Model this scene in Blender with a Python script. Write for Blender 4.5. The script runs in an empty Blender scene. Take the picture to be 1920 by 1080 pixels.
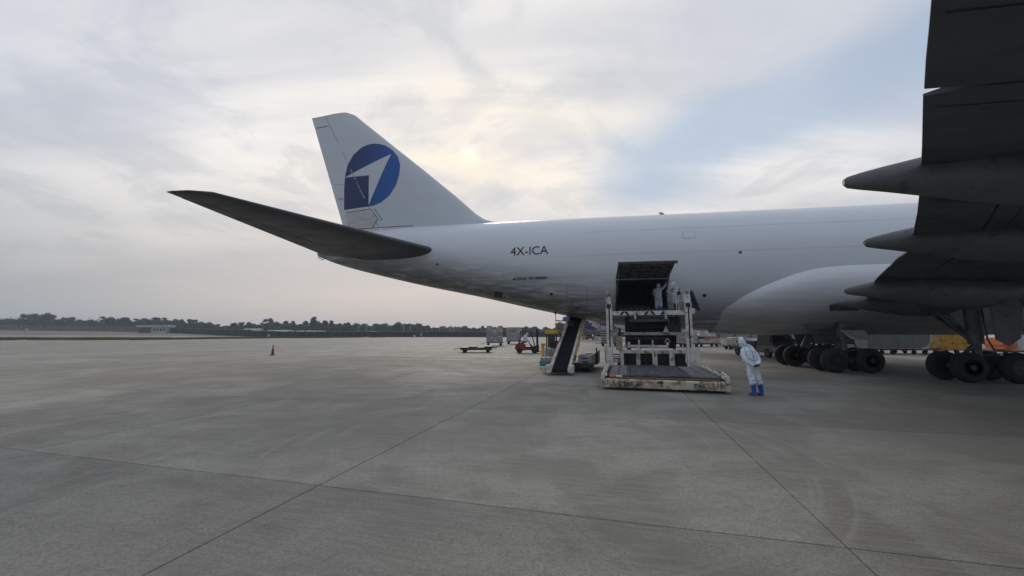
import bpy, bmesh, math, random
from mathutils import Vector, Matrix, noise
from mathutils.geometry import tessellate_polygon
random.seed(7)
R = math.radians
SC = bpy.context.scene
COL = SC.collection

# ------------------------------------------------------------------ camera, sky, sun, exposure
PITCH = 6.306
cam = bpy.data.objects.new('camera', bpy.data.cameras.new('camera'))
COL.objects.link(cam)
cam.location = (0, 0, 2.0)
cam.rotation_euler = (R(90 + PITCH), 0, 0)
cam.data.sensor_width = 36.0
cam.data.lens = 742 / 1920 * 36
cam.data.clip_start = 0.05
cam.data.clip_end = 6000
SC.camera = cam
SC.view_settings.view_transform = 'Standard'
SC.view_settings.look = 'None'
SC.view_settings.exposure = 0.22
SC.view_settings.gamma = 1.0
SC.view_settings.use_curve_mapping = False
SC.cycles.use_denoising = True
SC.cycles.denoising_input_passes = 'RGB_ALBEDO_NORMAL'
SC.cycles.denoising_prefilter = 'ACCURATE'
SC.cycles.max_bounces = 6
SC.cycles.diffuse_bounces = 3
SC.cycles.glossy_bounces = 2
SC.cycles.transmission_bounces = 3
SC.cycles.volume_bounces = 0
SC.cycles.sample_clamp_indirect = 4

SUN_AZ, SUN_EL = R(-6.5), R(25)          # azimuth from +Y (towards +X positive)
SUN_DIR = Vector((math.sin(SUN_AZ) * math.cos(SUN_EL), math.cos(SUN_AZ) * math.cos(SUN_EL), math.sin(SUN_EL)))
sun = bpy.data.objects.new('sun', bpy.data.lights.new('sun', 'SUN'))
COL.objects.link(sun)
sun.data.energy = 1.0
sun.data.angle = R(20)
sun.data.color = (1.0, 0.92, 0.82)
sun.rotation_euler = SUN_DIR.to_track_quat('Z', 'Y').to_euler()


class NT:
    """small helper round a node tree"""
    def __init__(s, tree):
        s.t = tree; s.n = tree.nodes; s.l = tree.links
    def node(s, typ, **kw):
        n = s.n.new(typ)
        for k, v in kw.items():
            if k.startswith('i_'):
                n.inputs[k[2:].replace('_', ' ')].default_value = v
            else:
                setattr(n, k, v)
        return n
    def link(s, a, b): s.l.new(a, b)
    def math(s, op, a, b=None, c=None, clamp=False):
        n = s.n.new('ShaderNodeMath'); n.operation = op; n.use_clamp = clamp
        for i, v in enumerate((a, b, c)):
            if v is None: continue
            if isinstance(v, (int, float)): n.inputs[i].default_value = v
            else: s.l.new(v, n.inputs[i])
        return n.outputs[0]
    def vmath(s, op, a, b=None, scale=None):
        n = s.n.new('ShaderNodeVectorMath'); n.operation = op
        for i, v in enumerate((a, b)):
            if v is None: continue
            if isinstance(v, (tuple, list, Vector)): n.inputs[i].default_value = tuple(v)
            else: s.l.new(v, n.inputs[i])
        if scale is not None:
            if isinstance(scale, (int, float)): n.inputs['Scale'].default_value = scale
            else: s.l.new(scale, n.inputs['Scale'])
        return n.outputs['Value'] if op in ('DOT_PRODUCT', 'LENGTH', 'DISTANCE') else n.outputs[0]
    def mix(s, f, a, b, blend='MIX'):
        n = s.n.new('ShaderNodeMix'); n.data_type = 'RGBA'; n.blend_type = blend
        for k, v in ((0, f), (6, a), (7, b)):
            if isinstance(v, (int, float)): n.inputs[k].default_value = v
            elif isinstance(v, (tuple, list)): n.inputs[k].default_value = (v[0], v[1], v[2], 1)
            else: s.l.new(v, n.inputs[k])
        return n.outputs[2]
    def ramp(s, f, lo, hi, a=0.0, b=1.0):
        n = s.n.new('ShaderNodeMapRange'); n.interpolation_type = 'SMOOTHSTEP'
        n.inputs[1].default_value = lo; n.inputs[2].default_value = hi
        n.inputs[3].default_value = a; n.inputs[4].default_value = b
        s.l.new(f, n.inputs[0]); return n.outputs[0]
    def noise(s, vec, scale, detail=4, rough=0.5, dist=0.0):
        n = s.n.new('ShaderNodeTexNoise')
        n.inputs['Scale'].default_value = scale; n.inputs['Detail'].default_value = detail
        n.inputs['Roughness'].default_value = rough; n.inputs['Distortion'].default_value = dist
        if vec is not None: s.l.new(vec, n.inputs['Vector'])
        return n.outputs[0]
    def mapping(s, vec, loc=(0, 0, 0), rot=(0, 0, 0), scale=(1, 1, 1)):
        n = s.n.new('ShaderNodeMapping')
        n.inputs[1].default_value = loc; n.inputs[2].default_value = rot; n.inputs[3].default_value = scale
        s.l.new(vec, n.inputs[0]); return n.outputs[0]


def build_world():
    w = bpy.data.worlds.new('World'); SC.world = w; w.use_nodes = True
    t = NT(w.node_tree); t.n.clear()
    d = t.node('ShaderNodeTexCoord').outputs['Generated']
    sep = t.node('ShaderNodeSeparateXYZ'); t.link(d, sep.inputs[0])
    z = sep.outputs[2]
    zc = t.math('MAXIMUM', z, 0.0)
    # cloud layer seen in perspective
    den = t.math('ADD', zc, 0.18)
    px = t.math('DIVIDE', sep.outputs[0], den); py = t.math('DIVIDE', sep.outputs[1], den)
    cv = t.node('ShaderNodeCombineXYZ'); t.link(px, cv.inputs[0]); t.link(py, cv.inputs[1])
    p = cv.outputs[0]
    streak = t.mapping(p, loc=(0.3, 0.1, 0), rot=(0, 0, R(-40)), scale=(0.30, 1.15, 1))
    n1 = t.noise(streak, 1.3, 8, 0.55, 0.6)
    n2 = t.noise(t.mapping(p, loc=(4.2, 1.7, 0)), 0.85, 7, 0.52, 0.3)
    n3 = t.noise(t.mapping(p, loc=(1.2, 6.7, 0)), 2.6, 8, 0.6, 0.5)
    sd = t.vmath('DOT_PRODUCT', d, tuple(SUN_DIR))
    glow = t.ramp(sd, 0.30, 1.0)
    glow2 = t.math('POWER', t.math('MAXIMUM', sd, 0.0), 10.0)
    core = t.math('POWER', t.math('MAXIMUM', sd, 0.0), 5200.0)
    aure = t.math('POWER', t.math('MAXIMUM', sd, 0.0), 120.0)
    # a long rift of blue between the streaks of the veil
    rv = t.math('ADD', t.vmath('DOT_PRODUCT', d, (0.4523, 0.1948, -0.8703)), t.math('MULTIPLY', t.math('SUBTRACT', n1, 0.5), 0.30))
    rv = t.math('ADD', rv, t.math('MULTIPLY', t.math('SUBTRACT', n3, 0.5), 0.16))
    rift = t.ramp(t.math('ABSOLUTE', rv), 0.02, 0.15, 1.0, 0.0)
    rift = t.math('MULTIPLY', rift, t.ramp(t.vmath('DOT_PRODUCT', d, (0.5406, 0.7120, 0.4481)), 0.88, 0.965))
    thin = t.ramp(n2, 0.36, 0.56, 0.28, 0.0)
    thin = t.math('MULTIPLY', thin, t.ramp(sd, 0.35, 0.8, 1.0, 0.0))
    blue = t.math('MAXIMUM', t.math('MULTIPLY', rift, 0.85), thin)
    cover = t.math('SUBTRACT', 1.0, blue, clamp=True)
    lowc = t.ramp(z, 0.02, 0.24)
    cover = t.math('MAXIMUM', cover, t.math('SUBTRACT', 1.0, lowc))
    # shade of the cloud: lilac grey where thick, cream where the sun shines through
    thick = t.ramp(t.math('ADD', t.math('MULTIPLY', n1, 0.62), t.math('MULTIPLY', n2, 0.38)), 0.38, 0.63)
    grey = t.mix(thick, (0.455, 0.498, 0.585), (0.600, 0.648, 0.738))
    grey = t.mix(t.ramp(n3, 0.40, 0.70, 0.0, 0.45), grey, (0.44, 0.465, 0.53))
    bright = t.mix(thick, (0.57, 0.585, 0.63), (0.97, 0.925, 0.865))
    bright = t.mix(t.ramp(n3, 0.47, 0.64, 0.0, 0.62), bright, (0.47, 0.50, 0.56))
    cl = t.mix(t.math('MULTIPLY', glow, 0.9), grey, bright)
    cl = t.mix(t.math('MULTIPLY', t.math('MULTIPLY', glow2, 0.70), t.ramp(n1, 0.40, 0.62, 0.25, 1.0)), cl, (0.93, 0.83, 0.70))
    veil = t.ramp(n3, 0.40, 0.58, 1.0, 0.15)
    cl = t.mix(t.math('MULTIPLY', aure, t.math('MULTIPLY', veil, 0.55)), cl, (0.98, 0.86, 0.66))
    cl = t.mix(t.math('MULTIPLY', core, t.math('MULTIPLY', veil, 0.8), clamp=True), cl, (1.12, 1.02, 0.82))
    # the veil is duller away from the sun
    away = t.ramp(sd, -0.7, 0.55, 0.70, 1.0)
    cl = t.mix(1.0, cl, away, 'MULTIPLY')
    # haze band above the horizon
    flat = t.vmath('MULTIPLY', d, (1, 1, 0))
    az = t.math('DIVIDE', t.vmath('DOT_PRODUCT', flat, (0.0, 1.0, 0)), t.math('MAXIMUM', t.vmath('LENGTH', flat), 0.001))
    hz = t.mix(t.ramp(az, 0.45, 1.0), (0.295, 0.325, 0.345), (0.60, 0.535, 0.49))
    hzf = t.math('POWER', t.ramp(z, 0.0, 0.46, 1.0, 0.0), 1.3)
    cl = t.mix(hzf, cl, hz)
    sky = t.node('ShaderNodeTexSky'); sky.sky_type = 'NISHITA'; sky.sun_disc = False
    sky.sun_elevation = SUN_EL; sky.sun_rotation = -SUN_AZ
    sky.air_density = 1.0; sky.dust_density = 1.5; sky.ozone_density = 1.2
    b1 = t.node('ShaderNodeBackground'); b1.inputs[1].default_value = 0.10
    # the thin veil in the rift evens out the clear sky's own brightness
    t.link(t.mix(0.6, t.vmath('MINIMUM', sky.outputs[0], (4.5, 5.4, 6.7)), (3.9, 4.75, 5.9)), b1.inputs[0])
    b2 = t.node('ShaderNodeBackground'); b2.inputs[1].default_value = 1.0
    t.link(cl, b2.inputs[0])
    ms = t.node('ShaderNodeMixShader')
    t.link(cover, ms.inputs[0]); t.link(b1.outputs[0], ms.inputs[1]); t.link(b2.outputs[0], ms.inputs[2])
    out = t.node('ShaderNodeOutputWorld'); t.link(ms.outputs[0], out.inputs[0])
build_world()

# ------------------------------------------------------------------ materials
MATS = {}
def mat(name, col, rough=0.6, metal=0.0, var=0.15, vscale=3.0, dirt=None, dirt_amt=0.0, dirt_scale=2.0, bump=0.0, bscale=40.0, spec=0.5, coat=0.0, stretch=(1, 1, 1), coord='Object'):
    if name in MATS: return MATS[name]
    m = bpy.data.materials.new(name); m.use_nodes = True
    t = NT(m.node_tree); b = t.n['Principled BSDF']
    tc = t.node('ShaderNodeTexCoord').outputs[coord]
    v = t.mapping(tc, scale=stretch)
    n = t.noise(v, vscale, 5, 0.6)
    dark = tuple(c * (1 - var) for c in col); lite = tuple(min(1, c * (1 + var)) for c in col)
    c = t.mix(t.ramp(n, 0.3, 0.7), dark, lite)
    if dirt:
        dn = t.noise(v, dirt_scale, 7, 0.68, 0.4)
        c = t.mix(t.ramp(dn, 0.62 - 0.35 * dirt_amt, 0.78 - 0.2 * dirt_amt), c, dirt)
    t.link(c, b.inputs['Base Color'])
    r = t.ramp(t.noise(v, vscale * 2.3, 3, 0.5), 0.3, 0.7, max(0.02, rough - 0.08), min(1, rough + 0.08))
    t.link(r, b.inputs['Roughness'])
    b.inputs['Metallic'].default_value = metal
    b.inputs['Specular IOR Level'].default_value = spec
    b.inputs['Coat Weight'].default_value = coat
    if bump:
        bp = t.node('ShaderNodeBump'); bp.inputs['Strength'].default_value = bump; bp.inputs['Distance'].default_value = 0.02
        t.link(t.noise(v, bscale, 4, 0.6), bp.inputs['Height']); t.link(bp.outputs[0], b.inputs['Normal'])
    MATS[name] = m
    return m

SLAB_ANG = math.atan2(-0.258, 0.966)
SU, SV, U0, V0 = 5.86, 5.40, -3.85, 4.60
def concrete(name, joints, tone=1.0):
    m = bpy.data.materials.new(name); m.use_nodes = True
    t = NT(m.node_tree); b = t.n['Principled BSDF']
    pos = t.node('ShaderNodeNewGeometry').outputs['Position']
    uv = t.mapping(pos, rot=(0, 0, -SLAB_ANG))
    base = (0.262 * tone, 0.251 * tone, 0.224 * tone)
    n_big = t.noise(t.mapping(pos, rot=(0, 0, R(20)), scale=(0.7, 1.0, 1)), 0.22, 6, 0.62, 0.6)
    n_mid = t.noise(t.mapping(pos, rot=(0, 0, R(12)), scale=(0.6, 1.3, 1)), 1.0, 8, 0.66, 0.4)
    n_pat = t.noise(t.mapping(pos, loc=(7, 3, 0), rot=(0, 0, R(-30)), scale=(1.0, 0.6, 1)), 0.5, 7, 0.6, 1.0)
    n_fine = t.noise(pos, 30, 6, 0.78)
    n_spk = t.noise(pos, 9, 5, 0.7)
    n_grain = t.noise(pos, 130, 3, 0.8)
    brush = t.noise(t.mapping(uv, scale=(1.0, 22, 1)), 1.0, 4, 0.65)
    c = t.mix(t.ramp(n_big, 0.38, 0.62), tuple(x * 0.66 for x in base), tuple(x * 1.30 for x in base))
    c = t.mix(t.ramp(n_mid, 0.42, 0.66, 0.0, 0.72), c, tuple(x * 0.58 for x in (base[0] * 1.04, base[1], base[2] * 0.97)))
    c = t.mix(t.ramp(n_pat, 0.47, 0.60, 0.0, 0.80), c, tuple(x * 0.50 for x in (base[0] * 1.04, base[1], base[2] * 0.97)))
    c = t.mix(t.ramp(n_pat, 0.47, 0.34, 0.0, 0.60), c, tuple(x * 1.30 for x in base))
    c = t.mix(t.ramp(brush, 0.38, 0.68, 0.0, 0.50), c, tuple(x * 1.35 for x in base))
    c = t.mix(t.ramp(n_spk, 0.45, 0.66, 0.0, 0.50), c, tuple(x * 0.60 for x in base))
    c = t.mix(t.ramp(n_fine, 0.44, 0.62, 0.0, 0.75), c, tuple(x * 0.50 for x in base))
    c = t.mix(t.ramp(n_grain, 0.46, 0.66, 0.0, 0.65), c, tuple(x * 1.6 for x in base))
    vo = t.node('ShaderNodeTexVoronoi'); vo.inputs['Scale'].default_value = 0.55; t.link(pos, vo.inputs['Vector'])
    spot = t.ramp(t.math('ADD', vo.outputs['Distance'], t.math('MULTIPLY', t.math('SUBTRACT', n_fine, 0.5), 0.12)), 0.02, 0.085, 1.0, 0.0)
    c = t.mix(t.math('MULTIPLY', spot, t.ramp(n_pat, 0.45, 0.6, 0.0, 0.7)), c, tuple(x * 0.30 for x in base))
    # pale tyre arcs scrubbed into the concrete
    for cx, cy, rad, wd in ARCS:
        dist = t.vmath('DISTANCE', t.vmath('MULTIPLY', pos, (1, 1, 0)), (cx, cy, 0))
        off = t.math('ABSOLUTE', t.math('SUBTRACT', dist, rad))
        ring = t.ramp(off, 0.02, wd, 1.0, 0.0)
        ribs = t.ramp(t.math('SINE', t.math('MULTIPLY', dist, 60.0)), -0.6, 0.8, 0.35, 1.0)
        pat = t.ramp(t.noise(t.mapping(pos, loc=(cx, rad, 0)), 0.55, 4, 0.6), 0.42, 0.62)
        c = t.mix(t.math('MULTIPLY', t.math('MULTIPLY', ring, ribs), t.math('MULTIPLY', pat, 0.36)), c, tuple(x * 1.55 for x in base))
    # long dark stain on the far side, below the tail
    lp = t.mapping(pos, loc=(7.0, -31.0, 0)); lp = t.mapping(lp, rot=(0, 0, R(9)))
    sp = t.node('ShaderNodeSeparateXYZ'); t.link(lp, sp.inputs[0])
    wob = t.math('MULTIPLY', t.math('SUBTRACT', t.noise(pos, 0.25, 4, 0.6), 0.5), 3.0)
    st = t.math('MULTIPLY', t.ramp(t.math('ABSOLUTE', t.math('ADD', sp.outputs[1], wob)), 0.1, 1.2, 1.0, 0.0), t.ramp(t.math('ABSOLUTE', sp.outputs[0]), 4.0, 13.0, 1.0, 0.0))
    c = t.mix(t.math('MULTIPLY', st, 0.6), c, tuple(x * 0.42 for x in base))
    if joints:
        su = t.node('ShaderNodeSeparateXYZ'); t.link(uv, su.inputs[0])
        lines = None
        for k, o0, pitch in ((0, U0, SU), (1, V0, SV)):
            fr = t.math('FRACT', t.math('DIVIDE', t.math('SUBTRACT', su.outputs[k], o0), pitch))
            dd = t.math('MULTIPLY', t.math('MINIMUM', fr, t.math('SUBTRACT', 1.0, fr)), pitch)
            ln = t.ramp(dd, 0.008, 0.02, 1.0, 0.0)
            lines = ln if lines is None else t.math('MAXIMUM', lines, ln)
        cell = t.node('ShaderNodeTexWhiteNoise'); cell.noise_dimensions = '2D'
        q = t.vmath('FLOOR', t.vmath('DIVIDE', t.vmath('SUBTRACT', uv, (U0, V0, 0)), (SU, SV, 1)))
        t.link(q, cell.inputs['Vector'])
        c = t.mix(t.math('MULTIPLY', cell.outputs[0], 0.14), c, (0.03, 0.03, 0.03))
        c = t.mix(lines, c, (0.02, 0.02, 0.02))
    else:
        oi = t.node('ShaderNodeObjectInfo').outputs['Random']
        c = t.mix(t.math('MULTIPLY', oi, 0.26), c, (0.03, 0.03, 0.03))
    t.link(c, b.inputs['Base Color'])
    t.link(t.ramp(n_mid, 0.3, 0.7, 0.72, 0.88), b.inputs['Roughness'])
    b.inputs['Specular IOR Level'].default_value = 0.34
    bp = t.node('ShaderNodeBump'); bp.inputs['Strength'].default_value = 0.30; bp.inputs['Distance'].default_value = 0.006
    h = t.math('ADD', t.math('MULTIPLY', n_fine, 0.8), t.math('MULTIPLY', brush, 0.6))
    t.link(h, bp.inputs['Height']); t.link(bp.outputs[0], b.inputs['Normal'])
    return m

# tyre arcs: centre x, y, radius, half width
ARCS = [(0.16, 8.3, 3.45, 0.17), (0.40, 7.6, 4.2, 0.17), (0.40, 7.6, 4.55, 0.08)]
M_SLAB = concrete('concrete_slab_mat', False)
M_APRON = concrete('apron_mat', True)

def aircraft_paint(name, col, rough=0.34, seams=True, grime_shade=0.0):
    """satin white aircraft enamel with faint skin laps and soot streaks, with belly shade painted in"""
    m = bpy.data.materials.new(name); m.use_nodes = True
    t = NT(m.node_tree); b = t.n['Principled BSDF']
    o = t.node('ShaderNodeTexCoord').outputs['Object']
    sp = t.node('ShaderNodeSeparateXYZ'); t.link(o, sp.inputs[0])
    n = t.noise(t.mapping(o, scale=(0.25, 1, 1)), 1.6, 5, 0.6)
    c = t.mix(t.ramp(n, 0.3, 0.7), tuple(x * 0.95 for x in col), col)
    if seams:
        wn = t.math('MULTIPLY', t.math('SUBTRACT', t.noise(o, 0.6, 2), 0.5), 0.02)
        ring = t.math('FRACT', t.math('DIVIDE', t.math('ADD', sp.outputs[0], wn), 3.05))
        rl = t.ramp(t.math('ABSOLUTE', t.math('SUBTRACT', ring, 0.5)), 0.0, 0.006, 1.0, 0.0)
        lap = t.math('FRACT', t.math('DIVIDE', sp.outputs[2], 1.37))
        ll = t.ramp(t.math('ABSOLUTE', t.math('SUBTRACT', lap, 0.5)), 0.0, 0.013, 1.0, 0.0)
        vis = t.ramp(t.noise(o, 0.35, 3), 0.35, 0.6, 0.15, 1.0)
        c = t.mix(t.math('MULTIPLY', t.math('MULTIPLY', t.math('MAXIMUM', rl, ll), vis), 0.16), c, tuple(x * 0.45 for x in col))
    if grime_shade:
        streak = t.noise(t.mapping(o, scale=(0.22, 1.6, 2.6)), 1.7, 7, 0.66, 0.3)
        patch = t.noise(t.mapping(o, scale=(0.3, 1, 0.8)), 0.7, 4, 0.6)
        # soot streaks and oil film low down, with underside shade painted in towards the keel
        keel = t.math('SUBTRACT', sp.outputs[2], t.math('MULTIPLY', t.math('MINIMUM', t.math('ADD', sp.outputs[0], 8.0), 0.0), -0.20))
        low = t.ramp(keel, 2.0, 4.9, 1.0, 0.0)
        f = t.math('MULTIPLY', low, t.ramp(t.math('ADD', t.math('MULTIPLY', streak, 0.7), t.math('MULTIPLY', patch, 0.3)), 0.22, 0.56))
        c = t.mix(t.math('MULTIPLY', f, grime_shade), c, (0.075, 0.075, 0.075))
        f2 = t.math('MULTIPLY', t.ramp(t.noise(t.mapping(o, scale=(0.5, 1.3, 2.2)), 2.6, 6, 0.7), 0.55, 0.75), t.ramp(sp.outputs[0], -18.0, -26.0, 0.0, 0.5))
        c = t.mix(t.math('MULTIPLY', f2, grime_shade), c, (0.16, 0.16, 0.155))
    t.link(c, b.inputs['Base Color'])
    t.link(t.ramp(n, 0.3, 0.7, rough - 0.05, rough + 0.10), b.inputs['Roughness'])
    b.inputs['Specular IOR Level'].default_value = 0.45
    bp = t.node('ShaderNodeBump'); bp.inputs['Strength'].default_value = 0.08; bp.inputs['Distance'].default_value = 0.05
    t.link(t.noise(o, 0.9, 3, 0.5), bp.inputs['Height']); t.link(bp.outputs[0], b.inputs['Normal'])
    return m

M_WHITE = aircraft_paint('aircraft_white', (0.67, 0.71, 0.765), grime_shade=0.95)
M_FINW = aircraft_paint('fin_white', (0.60, 0.65, 0.71), seams=False, grime_shade=0.0)
M_FAIR = aircraft_paint('fairing_white', (0.74, 0.775, 0.82), seams=True, grime_shade=0.55)
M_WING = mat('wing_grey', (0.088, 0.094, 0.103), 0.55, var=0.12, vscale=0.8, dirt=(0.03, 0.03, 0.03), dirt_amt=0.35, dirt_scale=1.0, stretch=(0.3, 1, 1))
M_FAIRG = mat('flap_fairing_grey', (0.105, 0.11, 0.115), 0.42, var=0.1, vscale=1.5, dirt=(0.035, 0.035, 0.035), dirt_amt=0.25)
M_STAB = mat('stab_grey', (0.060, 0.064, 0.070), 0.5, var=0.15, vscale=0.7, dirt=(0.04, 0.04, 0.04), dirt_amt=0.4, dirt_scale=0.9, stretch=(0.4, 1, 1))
M_DARKLINE = mat('seam_dark', (0.06, 0.06, 0.065), 0.7)
M_BLACK = mat('black_paint', (0.012, 0.012, 0.014), 0.5)
M_TYRE = mat('tyre_rubber', (0.016, 0.016, 0.017), 0.85, var=0.3, vscale=8, dirt=(0.05, 0.047, 0.042), dirt_amt=0.2, bump=0.2)
M_RIM = mat('wheel_rim_grey', (0.045, 0.045, 0.046), 0.6, metal=0.0, var=0.25)
M_STRUT = mat('gear_strut_grey', (0.12, 0.12, 0.125), 0.5, metal=0.2, var=0.25, dirt=(0.02, 0.02, 0.02), dirt_amt=0.5)
M_CHROME = mat('oleo_chrome', (0.5, 0.5, 0.5), 0.15, metal=1.0)
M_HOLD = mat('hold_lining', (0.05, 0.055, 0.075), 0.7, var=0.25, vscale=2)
M_DOORIN = mat('door_primer_green', (0.13, 0.145, 0.125), 0.6, var=0.25, vscale=3, dirt=(0.02, 0.02, 0.02), dirt_amt=0.5)
M_STEEL = mat('raw_steel', (0.17, 0.17, 0.17), 0.45, metal=0.6, var=0.2)
M_GSE = mat('ground_equipment_white', (0.60, 0.59, 0.55), 0.5, var=0.12, vscale=4, dirt=(0.14, 0.07, 0.03), dirt_amt=0.42, dirt_scale=3.2, bump=0.05)
M_GSEY = mat('worn_cream_paint', (0.50, 0.46, 0.36), 0.55, var=0.15, vscale=4, dirt=(0.11, 0.05, 0.025), dirt_amt=0.62, dirt_scale=2.6, bump=0.08)
M_RUST = mat('rust_brown', (0.12, 0.055, 0.03), 0.8, var=0.4, vscale=9)
M_DECK = mat('deck_dark_steel', (0.050, 0.056, 0.068), 0.65, metal=0.2, var=0.3, vscale=5, dirt=(0.16, 0.15, 0.14), dirt_amt=0.25, dirt_scale=5)
M_DECKP = mat('deck_worn_plate', (0.075, 0.085, 0.09), 0.55, metal=0.2, var=0.3, vscale=6, dirt=(0.05, 0.045, 0.04), dirt_amt=0.4, dirt_scale=6)
M_GREASE = mat('greasy_dark_metal', (0.03, 0.031, 0.03), 0.5, metal=0.3, var=0.4, vscale=5)
M_YEL = mat('safety_yellow', (0.62, 0.36, 0.02), 0.5, var=0.12, dirt=(0.15, 0.09, 0.03), dirt_amt=0.3)
M_ORANGE = mat('faded_orange', (0.55, 0.15, 0.04), 0.55, var=0.15, dirt=(0.12, 0.06, 0.03), dirt_amt=0.3)
M_TEAL = mat('teal_paint', (0.04, 0.22, 0.23), 0.5, var=0.15, dirt=(0.05, 0.06, 0.06), dirt_amt=0.3)
M_TAN = mat('tan_box_paint', (0.30, 0.27, 0.19), 0.55, var=0.15, dirt=(0.1, 0.08, 0.05), dirt_amt=0.35)
M_GREYP = mat('grey_machine_paint', (0.30, 0.31, 0.30), 0.5, var=0.12, dirt=(0.08, 0.07, 0.06), dirt_amt=0.35)
M_BELT = mat('rubber_belt', (0.010, 0.012, 0.017), 0.92, spec=0.15, var=0.25, vscale=4)
M_GLASS = mat('dark_glass', (0.015, 0.02, 0.024), 0.08, var=0.05, spec=0.7)
M_RED = mat('forklift_red', (0.26, 0.02, 0.025), 0.4, var=0.12, dirt=(0.05, 0.02, 0.02), dirt_amt=0.25)
M_SUIT = mat('protective_suit', (0.66, 0.72, 0.80), 0.65, var=0.06, vscale=6, bump=0.5, bscale=9)
M_SUITSHADE = mat('shaded_suit', (0.34, 0.39, 0.45), 0.75, var=0.15, vscale=5)  # darker suit copy: shade at the hold door put into its colour
M_TAPE = mat('suit_blue_tape', (0.16, 0.36, 0.62), 0.5, var=0.1)
M_BOOT = mat('boot_cover_blue', (0.025, 0.095, 0.36), 0.42, var=0.25, vscale=7, bump=0.5, bscale=14)
M_SKIN = mat('skin', (0.45, 0.27, 0.19), 0.55, var=0.08)
M_GLOVE = mat('nitrile_glove', (0.62, 0.68, 0.74), 0.5, var=0.06)
M_NAVY = mat('navy_cloth', (0.012, 0.016, 0.05), 0.75, var=0.2, vscale=6)
M_WRAP = mat('stretch_wrapped_cartons', (0.34, 0.32, 0.325), 0.35, var=0.45, vscale=2.6, dirt=(0.23, 0.15, 0.10), dirt_amt=0.45, dirt_scale=1.6, bump=0.4, bscale=7)
M_WRAP2 = mat('netted_bales', (0.38, 0.35, 0.29), 0.6, var=0.4, vscale=5, dirt=(0.12, 0.10, 0.08), dirt_amt=0.4, dirt_scale=4, bump=0.5, bscale=12)
M_CARTON = mat('brown_carton', (0.26, 0.17, 0.11), 0.7, var=0.25, vscale=3)
M_REDBAG = mat('red_wrapped_bags', (0.42, 0.07, 0.07), 0.5, var=0.35, vscale=4)
M_CLEAR = mat('white_plastic_wrap', (0.40, 0.41, 0.42), 0.3, var=0.2, vscale=3, bump=0.4, bscale=8)
M_DOLLY = mat('dolly_maroon_black', (0.045, 0.03, 0.034), 0.55, var=0.4, vscale=6, dirt=(0.12, 0.06, 0.04), dirt_amt=0.25)
M_PURPLE = mat('airliner_purple', (0.10, 0.055, 0.30), 0.35, var=0.05)
M_GOLD = mat('airliner_gold', (0.50, 0.33, 0.10), 0.35, var=0.05)
M_AWHITE = mat('airliner_white', (0.66, 0.67, 0.69), 0.35, var=0.04)
M_WALLP = mat('wall_panel', (0.18, 0.165, 0.155), 0.85, var=0.15, vscale=0.4, dirt=(0.1, 0.09, 0.08), dirt_amt=0.4, dirt_scale=0.5)
M_POSTD = mat('wall_post', (0.11, 0.10, 0.095), 0.85)
M_FENCE = mat('mesh_fence_dark', (0.035, 0.045, 0.05), 0.8, var=0.3, vscale=0.6)
M_BLDGW = mat('white_render', (0.42, 0.47, 0.48), 0.7, var=0.08, vscale=0.5)
M_ROOFB = mat('pale_blue_roof', (0.28, 0.36, 0.40), 0.6, var=0.1, vscale=0.3)
M_HANG = mat('hangar_cladding', (0.21, 0.205, 0.19), 0.7, var=0.1, vscale=0.25, dirt=(0.12, 0.11, 0.1), dirt_amt=0.3, dirt_scale=0.4)
M_HANGD = mat('hangar_dark', (0.03, 0.032, 0.035), 0.7)
M_POLE = mat('galvanised_pole', (0.48, 0.50, 0.50), 0.5, metal=0.3)
M_CONE = mat('cone_red', (0.22, 0.028, 0.02), 0.5, var=0.15)
M_MARK = mat('worn_white_paint', (0.36, 0.355, 0.33), 0.7, var=0.25, vscale=1.5, dirt=(0.19, 0.185, 0.17), dirt_amt=0.55, dirt_scale=1.4)
M_CONT = mat('container_aluminium', (0.095, 0.108, 0.104), 0.5, metal=0.2, var=0.12, vscale=1.2)
M_GRASS = mat('grass_blades', (0.10, 0.105, 0.045), 0.8, var=0.45, vscale=0.12)
M_DRY = mat('dry_verge', (0.24, 0.22, 0.155), 0.9, var=0.25, vscale=0.08, dirt=(0.12, 0.13, 0.06), dirt_amt=0.45, dirt_scale=0.06)
M_EARTH = mat('bank_earth', (0.135, 0.115, 0.095), 0.95, var=0.3, vscale=0.12, dirt=(0.07, 0.075, 0.04), dirt_amt=0.4, dirt_scale=0.1)
M_BARK = mat('bark', (0.09, 0.075, 0.06), 0.9, var=0.3)
M_LEAF = []
for i, c in enumerate(((0.028, 0.062, 0.046), (0.040, 0.074, 0.050), (0.024, 0.054, 0.044))):
    M_LEAF.append(mat('leaves_%d' % i, c, 0.7, var=0.5, vscale=0.9))

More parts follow.
